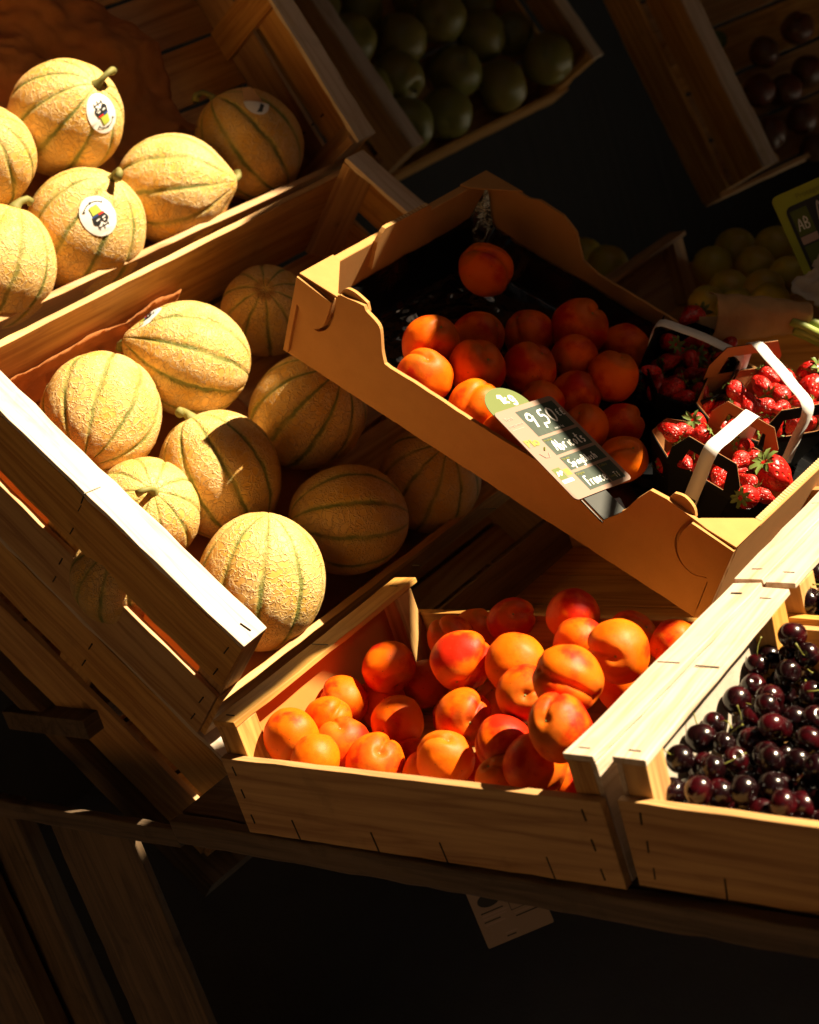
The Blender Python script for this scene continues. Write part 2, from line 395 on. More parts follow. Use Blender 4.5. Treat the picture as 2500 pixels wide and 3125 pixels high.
# ------------------------------------------------------------------ crates
def staple(parent, p, a, L, w=.13, lift=.0):
    "p: centre (cm, local); a: 'xz' plane dir vector of its length"
    d = V(a).normalized(); o = MB().tube([V(p)-d*L/2, V(p)-d*L*.1, V(p)+d*L/2], w*.5, 6).build('staple', STEEL, parent); return o
def low_crate(label, o_cm, yaw, tilt, Wd, D, hb, H, bw, W3, group, left=None, by=.72):
    c = empty('low_fruit_crate', pose(o_cm, yaw, tilt), label, 'crate', group)
    w = WOOD; be = .06
    MB().board(0, Wd, 0, .75, 0, hb, .04).build('front_board', w[0], c, bevel=be)
    MB().board(0, Wd, D-.75, D, 0, hb, .04).build('back_board', w[0], c, bevel=be)
    for x in (0, Wd):
        s = 1 if x == 0 else -1; X = lambda a, b: (min(x+s*a, x+s*b), max(x+s*a, x+s*b)); Wk = W3; w = WOOD
        if left and x == 0: W3 = w = left  # darker wood on this end stands in for the shade there
        if left is OLD and x == 0:      # left end kept to one low dark slat, standing in for shade
            MB().board(0, .48, .85, D-.85, .1, 5.0, .03).build('end_panel', OLD[1], c, bevel=be); W3 = Wk; w = WOOD; continue
        MB().board(*X(0, .48), .85, D-.85, .1, H-.62, .03).build('end_panel', W3[1], c, bevel=be)
        MB().board(*X(-.05, bw), by, D+.12, H-.55, H, .05).build('top_bar', W3[1], c, bevel=.08)
        for y in (.85, D-.85):
            q = 1 if y < D/2 else -1
            MB().board(*X(.52, bw-.1), min(y, y+q*2.6), max(y, y+q*2.6), .6, H-.58, .03).build('corner_post', w[2], c, bevel=.1)
        W3 = Wk; w = WOOD
    for k in range(4):
        y = .8+k*(D-1.6)/4
        MB().board(.52, Wd-.52, y+.15, y+(D-1.6)/4-.15, .0, .42, .02).build('floor_slat', w[0], c)
    return c
def tall_crate(label, o_cm, yaw, tilt, Wd, D, H, hs, bw, group, hs_left=None):
    c = empty('tall_fruit_crate', pose(o_cm, yaw, tilt), label, 'crate', group); be = .06
    for y in (0, D):
        q = 1 if y == 0 else -1; Y = lambda a, b: (min(y+q*a, y+q*b), max(y+q*a, y+q*b))
        MB().board(0, Wd, *Y(0, .65), 0, H*.42, .07).build('end_slat', WOOD[0], c, bevel=be)
        MB().board(0, Wd, *Y(0, .65), H*.53, H*.955, .07).build('end_slat', WOOD[0], c, bevel=be)
        MB().board(-.1, Wd+.1, *Y(-.1, bw), H-.55, H, .09).build('top_bar', PALE[0], c, bevel=.09)
        for x in (0, Wd):
            s = 1 if x == 0 else -1
            pr = [(x, y+q*.7), (x+s*.0, y+q*3.4), (x+s*1.0, y+q*3.4), (x+s*3.2, y+q*.7)]
            MB().prism(pr, 2, .1, H-.6).build('corner_post', WOOD[2], c, bevel=.08)
        MB().board(Wd*.40, Wd*.40+4.2, *Y(.68, 1.5), .3, H-.6, .04).build('mid_batten', WOOD[2], c, bevel=be)
    for x in (0, Wd):
        s = 1 if x == 0 else -1
        MB().board(min(x-s*.02, x-s*.72), max(x-s*.02, x-s*.72), .2, D-.2, .2, hs if x else (hs_left or hs), .05).build('side_board', WOOD[1], c, bevel=be)
    for k in range(5):
        x = .4+k*(Wd-.8)/5
        MB().board(x+.3, x+(Wd-.8)/5-.3, .7, D-.7, .0, .45, .03).build('floor_slat', WOOD[1], c)
    return c
G1, G2 = 'low wooden crates along the table front', 'tall wooden crates on the slope'
AC = low_crate('low wooden crate of sunlit apricots with a plain front board', (0, 0, 0), .944, 0, 40, 27.05, 7.62, 10.97, 2.67, PALE, G1, WOOD)
CC = low_crate('low wooden crate heaped with dark cherries at the right edge', (41.25, .62, .67), 3.85, 3.43, 38.4, 26.0, 7.31, 10.54, 2.6, PALE, G1)
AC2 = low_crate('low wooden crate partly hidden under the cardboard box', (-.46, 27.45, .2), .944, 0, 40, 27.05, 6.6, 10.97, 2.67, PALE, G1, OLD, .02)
CC2 = low_crate('low wooden crate of cherries behind the front cherry crate', (39.95, 27.2, .9), 1.4, 2.5, 38.4, 26.0, 7.31, 10.54, 2.6, PALE, G1, None, .02)
LC = low_crate('shaded crate of yellow fruit behind the strawberries', (-22, 86, 6), 0, 0, 42, 32, 5.5, 10, 2.6, WOOD, G1)
MC1 = tall_crate('slatted wooden crate of melons in the middle of the slope', (-42.46, 9.7, 32.81), 0, 48.06, 40.4, 64.2, 15.6, 6.45, 3.3, G2, 12.7)
MC0 = tall_crate('dim slatted crate lowest in the melon stack', (-50.3, 10.1, 17.3), 0, 48.06, 40.4, 64.2, 15.6, 6.45, 3.3, G2)
MC2 = tall_crate('slatted wooden melon crate at the top left, lined with brown paper', (-71.06, 22.83, 74.93), -7.67, 67.71, 40, 61.0, 16.1, 10.4, 2.9, G2)
PC = tall_crate('dark slatted crate of green apples behind the melons', (-93.1, 121.1, 64.5), -2.9, 66.4, 40, 50, 15, 5, 2.6, G2)
RC = tall_crate('dark slatted crate of peaches at the upper right', (-45.1, 148.6, 50.3), -19.5, 71, 40, 55, 17.1, 4.6, 2.6, G2)
MC3 = None
# staples
for x, z, L in ((1.2, 6.4, .9), (1.2, 4.1, .9), (1.2, 1.5, .9), (6.3, 1.0, 2.0), (15.4, .9, 2.0), (22.8, .9, 2.0), (33.4, 1.0, 2.0), (38.2, 6.3, 1.0), (38.2, 3.7, 1.0), (38.2, 1.1, 1.0)):
    staple(AC, (x, -.04, z), (-.08, 0, 1), L)
for x, z, L in ((1.6, 6.0, 1.0), (1.6, 3.6, 1.0), (1.6, 1.3, 1.0), (7.2, .9, 1.9), (18, .9, 1.9), (28, .9, 1.9)):
    staple(CC, (x, -.04, z), (.1, 0, 1), L)
for c, Wd, D, H, bw in ((AC, 40, 27.05, 10.97, 2.67), (CC, 38.4, 26, 10.54, 2.6), (AC2, 40, 27.05, 10.97, 2.67), (CC2, 38.4, 26, 10.54, 2.6)):
    for x in (1.3, Wd-1.3):
        for y in (1.7, D*.52, D-1.7):
            staple(c, (x, y, H+.03), (1, 0, 0), 1.0 if y != D*.52 else 2.0, .10)
for x in (19.5, 39.2):
    for z in (1.6, 4.6, 9.6, 13.2): staple(MC1, (x, -.05, z), (.12, 0, 1), 1.1, .16)
    for z in (1.6, 4.6): staple(MC0, (x, -.05, z+8.5), (.12, 0, 1), 1.1, .16)
staple(MC1, (19.7, .6, 15.66), (.15, 1, 0), 1.9, .12); staple(MC1, (39.2, 1.6, 15.66), (1, .2, 0), 1.2, .12); staple(MC1, (19.5, -.15, 14.8), (0, 0, 1), 1.6, .14)
for y in (13, 27, 41, 55):
    staple(MC2, (34, y*.02+59.35, 4+y*.15), (0, 0, 1), .5, .25)
# liners inside crates
LNB = MB()
LNB.board(.6, .85, 1.2, 26, .5, 10.1, .02).build('card_liner', LINERC, AC, bevel=.03)
MB().board(39.1, 39.35, 1.2, 26, .5, 10.1, .02).build('card_liner', LINERC, AC)
def wl(u, v):
    z = .6+v*9.0; return (.62+.05+.12*mnoise.noise(V((u*4, v*3, 1))), 1.0+u*23, z if v < 1 else z+.3*mnoise.noise(V((u*9, 0, 0))))
tag(MB().grid(wl, 24, 8).build('paper_sheet', WHITEP, CC, True), None, None)
def paper(name, M0, fn, nu, nv, label, mat=PAPER):
    o = MB().grid(fn, nu, nv).build(name, mat, None, True, solid=.04); o.matrix_world = M0
    return tag(o, label, 'paper', 'paper liners in the melon crates')
def nz(a, b, c, s=1): return mnoise.fractal(V((a, b, c)), 1.0, 2.0, 4)*s
def mc2paper(u, v):
    x = 1.2+u*37; yend = 43.5+5.5*min(1, u/.4)-1.0*sin(u*13); y = -8+v*(yend+8)
    e = max(0, (v-.80)/.2)
    z = 1.0+1.4*abs(nz(u*3, v*4, .3))+1.6*nz(u*6+3, v*8, 1.2, .8)+.9*abs(nz(u*12, v*14, 5))+2.6*sin(pi*e*.85)*(1-.3*u)
    z += 6.0*max(0, .10-u)/.10
    return (x+.8*nz(v*6, 2, u), y+.8*nz(u*7, 4, v), max(.7, z))
paper('paper_liner', MC2.matrix_world.copy(), mc2paper, 90, 130, 'crumpled brown paper lining the upper melon crate')
def mc1paper(u, v):
    # a sheet over the floor that climbs the high side and the front slats
    s = u*46; x = .9+max(0, s-7); z = .75+max(0, 7-s)
    t = v*42; y = 2.2+max(0, t-9.5); z2 = max(0, 9.5-t)
    z = max(z, .75+z2)
    w = .5*nz(u*8, v*8, 2)+.25*nz(u*20, v*20, 5)
    return (x+max(0, w)*.6+(.5*abs(w) if s < 7 else 0), y+(.6*abs(w) if t < 9.5 else .3*w), z+abs(w)*.8+(.8*nz(v*7, 0, 4) if u == 0 else 0))
paper('paper_liner', MC1.matrix_world.copy(), mc1paper, 70, 60, 'orange brown paper lining the middle melon crate')

# ------------------------------------------------------------------ cardboard box of apricots and strawberries
CAMP = V((115.97, -83.52, 72.01))
FAR = Matrix.Translation(CAMP*CM) @ Matrix.Scale(1.018, 4) @ Matrix.Translation(-CAMP*CM)   # the tray stands a little farther back than first measured
CB = empty('cardboard_box', FAR @ pose((-12.8, 34.74, 32.21), 0, 35.85), 'open brown cardboard fruit tray tilted across the stall', 'box')
def arc(pts, n=5):
    "Catmull-Rom through 2-D points"
    out = []; P = [pts[0]]+list(pts)+[pts[-1]]
    for i in range(1, len(P)-2):
        for k in range(n):
            t = k/n; a, b, c, d = (V((*q, 0)) for q in P[i-1:i+3])
            q = .5*((2*b)+(c-a)*t+(2*a-5*b+4*c-d)*t*t+(3*b-a-3*c+d)*t**3); out.append((q.x, q.y))
    out.append(tuple(pts[-1])); return out
def rough(poly, a=.05, step=.6):
    out = []
    for i, p in enumerate(poly):
        q = poly[(i+1) % len(poly)]; L = math.dist(p, q); n = max(1, int(L/step))
        for k in range(n):
            t = k/n; out.append((p[0]+(q[0]-p[0])*t+random.uniform(-a, a)*(k > 0), p[1]+(q[1]-p[1])*t+random.uniform(-a, a)*(k > 0)))
    return out
LB, DB, HB = 50, 31, 9.35
low = [(0, 0), (LB, 0), (LB, HB), (45.4, HB+.35), (42.6, 9.95), (40.9, 9.8)]
top = arc([(40.9, 9.8), (40.0, 8.1), (38.9, 5.75), (36.5, 5.5)], 4)
mid = [(30, 5.6), (22, 5.45), (15, 5.6), (12.2, 5.5)]
lft = arc([(11.5, 5.6), (10.9, 6.8), (10.2, 8.9), (9.4, 9.5)], 4)
front = low + top[1:] + mid + lft + [(8.2, 9.9), (7.9, 10.3), (5.0, 9.9), (4.4, 8.9), (0, HB)]
fw = MB().prism(rough(front, .035, .8), 1, 0, .42).build('front_wall', KRAFT, CB)
def slot(o, pts, w):
    "cuts an open slot along a curve through the card"
    L, R = [], []
    for i, p in enumerate(pts):
        a, b = pts[max(0, i-1)], pts[min(len(pts)-1, i+1)]; dx, dy = b[0]-a[0], b[1]-a[1]; q = math.hypot(dx, dy) or 1; k = w*(.55+.45*sin(pi*min(1, i/len(pts)+.25)))
        L.append((p[0]-dy/q*k*.5, p[1]+dx/q*k*.5)); R.append((p[0]+dy/q*k*.5, p[1]-dx/q*k*.5))
    c = MB().prism(L+R[::-1], 1, -.6, .9).build('cutter', KRAFT, o.parent)
    m_ = o.modifiers.new('cut', 'BOOLEAN'); m_.operation = 'DIFFERENCE'; m_.solver = 'EXACT'; m_.object = c
    bpy.context.view_layer.update(); dg = bpy.context.evaluated_depsgraph_get()
    me = bpy.data.meshes.new_from_object(o.evaluated_get(dg)); o.modifiers.clear(); o.data = me; bpy.data.objects.remove(c)
SL = arc([(4.55, 9.2), (4.62, 8.2), (4.5, 6.6), (4.1, 5.4), (3.2, 4.62), (2.0, 4.9), (.5, 6.1)], 5)
SR = arc([(45.45, 9.6), (44.9, 8.0), (44.85, 6.4), (45.7, 5.0), (47.2, 4.35), (48.75, 4.75), (48.95, 3.2), (49.0, 1.0)], 5)
slot(fw, SL, .42); slot(fw, SR, .40)
for x0_, x1_ in ((.5, 5.6), (44.2, 49.6)):
    MB().board(x0_, x1_, 1.15, 1.4, .3, 8.8, .01).build('slot_blocker', KRAFT, CB)  # added behind the slots to stop sunlight leaking through
# inner ply of the front wall, a little higher at the tabs
tabL = [(4.6, 9.2)]+arc([(4.8, 9.9), (5.3, 10.6), (6.4, 10.75), (7.9, 10.45)], 3)+[(8.3, 9.7), (8.3, 7), (4.6, 7)]
MB().prism(rough(tabL, .05, .5), 1, .45, .8).build('lock_tab', KRAFT, CB)
tabR = [(42.5, 9.6)]+arc([(42.9, 10.6), (43.9, 10.85), (45.0, 10.4), (45.5, 9.6)], 3)+[(45.6, 7), (42.5, 7)]
MB().prism(rough(tabR, .05, .5), 1, .45, .8).build('lock_tab', KRAFT, CB)
# outer corner flaps with the S-shaped cut
fl = [(-.05, .3), (-.05, HB-.1), (4.5, HB-.55)]+arc([(4.5, 8.8), (4.3, 6.8), (4.0, 5.6), (3.2, 4.85), (2.2, 5.1), (.6, 6.3)], 5)+[(.55, .3)]
MB().prism(fl, 1, -.40, -.02).build('corner_flap', KRAFT, CB, bevel=.06)
fr = [(LB+.05, .1), (LB+.05, HB-.1), (45.6, HB+.1)]+arc([(45.6, 9.4), (45.1, 8.0), (45.1, 6.5), (45.9, 5.2), (47.3, 4.6), (48.7, 5.1)], 5)+[(49.0, 4.6), (49.1, .1)]
MB().prism(fr, 1, -.40, -.02).build('corner_flap', KRAFT, CB, bevel=.06)
MB().prism(rough([(.45, 0), (DB, 0), (DB, HB), (.45, HB)], .02, 1.2), 0, 0, .95).build('side_wall', KRAFT, CB, bevel=.12)
MB().prism([(.45, 0), (DB, 0), (DB, HB), (.45, HB)], 0, LB-.8, LB).build('side_wall', KRAFT, CB, bevel=.12)
MB().prism(rough([(10.4, HB-3), (19.2, HB-3), (19.3, HB+1.0), (18.8, HB+1.45), (11.3, HB+1.55), (10.4, HB+.2)], .05, .5), 0, .98, 1.45).build('lock_tab', KRAFT, CB)
back = [(0, 0), (LB, 0), (LB, 5.0), (30, 5.2), (16.5, 5.4), (14.2, 6.0), (12.6, 8.6), (10.5, HB+.3), (7.4, HB+.5), (6, HB), (0, HB)]
MB().prism(rough(back, .03, .8), 1, DB, DB+.42).build('back_wall', KRAFT, CB, bevel=.04)
for tri in ([(-.02, -.05), (4.8, -.05), (4.25, .75), (.98, 5.0), (-.02, 5.1)], [(LB+.02, -.05), (45.4, -.05), (45.9, .85), (49.2, 4.7), (LB+.02, 4.6)], [(-.02, DB+.4), (5.0, DB+.4), (.9, 26.8), (-.02, 26.6)]):
    MB().prism(tri, 2, HB+.03, HB+.2).build('corner_gusset', KRAFT, CB, bevel=.05)
MB().board(.5, LB-.5, .5, DB-.2, .0, .3, .01).build('box_floor', KRAFT, CB)
# corrugation seen on torn edges of the right wall and the left tab
for k in range(60):
    y = 5.2+k*.42
    MB().tube([(LB-.45, y, HB+.02), (LB-.2, y+.2, HB+.05)], .07, 5)
def corr(u, v):
    y = 5+u*25.5; return (LB-.78+v*.56, y, HB+.04+.07*sin(y*15))
tag(MB().grid(corr, 240, 3).build('corrugated_edge', KEDGE, CB), None, None)
def corr2(u, v):
    y = 11.4+u*7.3; return (1.0+v*.42, y, HB+1.5+.08*sin(y*12))
tag(MB().grid(corr2, 90, 3).build('corrugated_edge', KEDGE, CB), None, None)
# glossy black film tray
def film(u, v):
    x = 1.05+u*47.6; y = .6+v*30
    fold = max(0, 1-abs(x-5.5+1.2*sin(y*.5))/5.5)
    z = .5+.18*nz(x*.22, y*.22, 1)+fold*(.9*abs(nz(x*.30, y*.22, 4))+.18*nz(x*.9, y*.7, 7)) + (4.6*max(0, (3.2-x)/2.2)**1.2) + 3.0*max(0, (1.8-y)/1.3)*min(1, max(0, (13-x)/4)) + 3.2*max(0, (y-28.5)/2)
    return (x, y, z)
fo = MB().grid(film, 190, 110).build('plastic_film', FILM, None, True); fo.matrix_world = CB.matrix_world.copy()
tag(fo, 'wrinkled glossy black plastic film lining the cardboard tray', 'plastic liner')

# ------------------------------------------------------------------ fruit meshes (unit radius, stem end +Z)
def ball(fn, nu=40, nv=26):
    vs = [V((0, 0, 1))*fn(0, 0)]; fs = []
    for j in range(1, nv):
        th = pi*j/nv
        for i in range(nu):
            ph = 2*pi*i/nu; r = fn(th, ph); vs.append(V((sin(th)*cos(ph), sin(th)*sin(ph), cos(th)))*r)
    vs.append(V((0, 0, -1))*fn(pi, 0)); L = len(vs)-1
    for i in range(nu): fs.append((0, 1+i, 1+(i+1) % nu))
    for j in range(nv-2):
        for i in range(nu): a = 1+j*nu; fs.append((a+i, a+nu+i, a+nu+(i+1) % nu, a+(i+1) % nu))
    a = 1+(nv-2)*nu
    for i in range(nu): fs.append((L, a+(i+1) % nu, a+i))
    return vs, fs
def fruit_mesh(name, fn, mat, nu=40, nv=26):
    me = mesh(name, *ball(fn, nu, nv)); me.materials.append(mat)
    for p in me.polygons: p.use_smooth = True
    return me
def wrap(a): return abs((a+pi) % (2*pi)-pi)
def apricot_fn(k):
    rk = random.Random(k+3); fl = [V((rk.uniform(-1, 1), rk.uniform(-1, 1), rk.uniform(-1, .6))).normalized() for _ in range(4)]
    def fn(th, ph):
        d = wrap(ph+.12*sin(th*2+k))*max(.12, sin(th))
        seam = (.085*math.exp(-(d/.085)**2)+.03*math.exp(-(d/.30)**2))*min(1, sin(th)*2.0)*(1 if th < 2.4 else .35)
        dim = .15*math.exp(-(th/.22)**2)
        v = V((sin(th)*cos(ph), sin(th)*sin(ph), cos(th)))
        flat = sum(.10*max(0, v.dot(q)-.80)/.2 for q in fl)          # flats and dents where fruit pressed on fruit
        cheek = .035*math.exp(-((d-.42)/.25)**2)
        return 1.02-seam-dim-flat*.32+cheek+.05*mnoise.noise(v*1.1+V((k*3, 0, 0)))+.015*mnoise.noise(v*3.1+V((0, k*3, 0)))+.02*cos(2*ph+k)*sin(th)+(.05*math.exp(-((pi-th)/.16)**2))
    return fn
APM = [fruit_mesh('apricot', apricot_fn(k), APR, 72, 46) for k in range(7)]
def melon_r(th, ph, k=0, tip=0):
    d = abs(((ph*10/(2*pi)) % 1)-.5)      # matches the shader: 0 in the groove
    v = V((sin(th)*cos(ph), sin(th)*sin(ph), cos(th)))
    r = 1-.030*math.exp(-(d/.055)**2)*sin(th)**.6+.012*sin(th)*(1-abs(.5-d)*2)
    r += .03*mnoise.noise(v*1.2+V((k*5, 1, 2)))+.006*mnoise.noise(v*9+V((k, 0, 0)))
    r += tip*math.exp(-(th/.30)**2)-.05*math.exp(-((pi-th)/.12)**2)
    return r
MEM = [fruit_mesh('melon', (lambda k, t: lambda th, ph: melon_r(th, ph, k, t))(k, t), MELON, 120, 60) for k, t in ((0, -.02), (1, -.03), (2, .0), (3, .15))]
CHM = [fruit_mesh('cherry', (lambda k: lambda th, ph: (1-.26*math.exp(-(th/.33)**2))*(1-.05*abs(cos(th)))+.02*cos(ph*2+k)*sin(th)-.03*math.exp(-(wrap(ph)/.25)**2)*sin(th))(k), CHERRY, 28, 20) for k in range(3)]
APPM = [fruit_mesh('apple', (lambda k: lambda th, ph: (1-.42*math.exp(-(th/.36)**2)-.14*math.exp(-((pi-th)/.3)**2))*(1+.05*cos(th))+.02*cos(5*ph+k)*sin(th))(k), APPLE, 32, 24) for k in range(2)]
LEM = fruit_mesh('yellow_fruit', lambda th, ph: 1+.12*math.exp(-((pi-th)/.3)**2)-.10*math.exp(-(th/.3)**2), LEMON, 28, 18)
PEM = fruit_mesh('peach', apricot_fn(1), PEACH, 28, 18)
def berry_fn(k):
    def fn(th, ph):
        # cone with a round shoulder: wide at the calyx (+Z), narrowing to a blunt tip (-Z)
        z = cos(th); t = (1-z)/2
        prof = 1.02-.40*t-.06*math.exp(-(th/.45)**2)
        v = V((sin(th)*cos(ph), sin(th)*sin(ph), z))
        r = prof*(1-.10*sin(th)*t)+(.42*math.exp(-((pi-th)/.62)**2))
        return r+.10*mnoise.noise(v*1.3+V((k*7, 0, 0)))+.03*cos(3*ph+k)*sin(th)
    return fn
BEM = [fruit_mesh('strawberry', berry_fn(k), BERRY, 48, 34) for k in range(4)]
# small meshes
def tube_mesh(name, pts, r, mat, n=8):
    mb = MB(); mb.tube([V(p)/CM for p in pts], [x/CM for x in r], n); me = mesh(name, mb.v, mb.f); me.materials.append(mat)
    for p in me.polygons: p.use_smooth = True
    return me
SCAR = tube_mesh('stem_scar', [(0, 0, .78), (0, 0, .87), (0, 0, .905)], [.075, .06, .03], MSTEM)
MST = [tube_mesh('stem', [(0, 0, .9), (0, 0, .99), (.02, 0, 1.08), (.10, .02, 1.19), (.24, .04, 1.22), (.34, .05, 1.15)], [.17, .085, .055, .05, .06, .075], MSTEM, 12),
       tube_mesh('stem', [(0, 0, .9), (0, 0, 1.0), (-.05, .03, 1.09), (-.16, .06, 1.15), (-.26, .08, 1.12)], [.18, .09, .062, .058, .075], MSTEM, 12)]
CST = [tube_mesh('stem', [(0, 0, .68), (.02, 0, 1.1), (.15, .05, 1.6), (.4, .1, 2.1), (.5, .1, 2.25)], [.05, .04, .04, .045, .09], CSTEM, 6),
       tube_mesh('stem', [(0, 0, .68), (-.1, .05, 1.2), (-.5, .2, 1.7), (-1.0, .25, 1.9)], [.05, .045, .045, .09], CSTEM, 6)]
AST = tube_mesh('stem', [(0, 0, .55), (.02, 0, .8), (.08, 0, 1.02)], [.04, .035, .05], OLD[0], 6)
def calyx():
    vs, fs = [], []
    for i in range(8):
        a = 2*pi*i/8+random.uniform(-.2, .2); L = random.uniform(.75, 1.05); w = .17; k = len(vs); up = random.uniform(.0, .35)
        c, s = cos(a), sin(a)
        for t, ww, z in ((.05, .08, .93), (.35, w, 1.0+up*.2), (.7, w*.8, .98+up*.6), (L, .01, .86+up)):
            vs += [(c*t-s*ww, s*t+c*ww, z), (c*t, s*t, z-.04), (c*t+s*ww, s*t-c*ww, z)]
        for j in range(3):
            b = k+3*j; fs += [(b, b+1, b+4, b+3), (b+1, b+2, b+5, b+4)]
    me = mesh('calyx', vs, fs); me.materials.append(LEAF)
    for p in me.polygons: p.use_smooth = True
    return me
CAL = [calyx() for _ in range(3)]

def axis_rot(d, spin=0):
    "rotation that takes +Z to d, spun about itself"
    return V(d).normalized().to_track_quat('Z', 'Y').to_matrix().to_4x4() @ Matrix.Rotation(spin, 4, 'Z')
def rnd_dir(up=.2):
    while True:
        d = V((random.uniform(-1, 1), random.uniform(-1, 1), random.uniform(-1, 1)+up))
        if .2 < d.length < 1.2: return d.normalized()
def fruit(name, me, p_cm, r_cm, d=None, spin=None, label='', cat='', group=None, parts=(), scl=(1, 1, 1)):
    o = bpy.data.objects.new(name, me); COL.objects.link(o)
    M = axis_rot(d or rnd_dir(), random.uniform(0, 6.28) if spin is None else spin) @ Matrix.Diagonal((*[s*r_cm*CM for s in scl], 1))
    M.translation = V(p_cm)*CM; o.matrix_world = M
    tag(o, label, cat, group)
    for nm, pm in parts:
        c = bpy.data.objects.new(nm, pm); COL.objects.link(c); c.parent = o
    return o
def heap(c, x0, x1, y0, y1, z0, r, n, keep, tries=14, zmax=99):
    "drops n balls of radius r (cm, local to crate c) on what is already there; returns centres"
    M = c.matrix_world; Mi = M.inverted(); base = [(Mi @ (V(k[:3])*CM)/CM, k[3]) for k in keep]; out = []
    for _ in range(n):
        best = None; rr = r*random.uniform(.92, 1.06)
        for _ in range(tries):
            x, y = random.uniform(x0+rr, x1-rr), random.uniform(y0+rr, y1-rr); z = z0+rr; ok = True
            for q, s in base:
                d2 = (q.x-x)**2+(q.y-y)**2; R = (rr+s)*.96
                if d2 < R*R: z = max(z, q.z+math.sqrt(R*R-d2))
            if best is None or z < best[2]: best = (x, y, z)
        if best[2] > zmax: continue
        p = V(best); base.append((p, rr)); out.append((*(M @ (p*CM)/CM), rr))
    return out
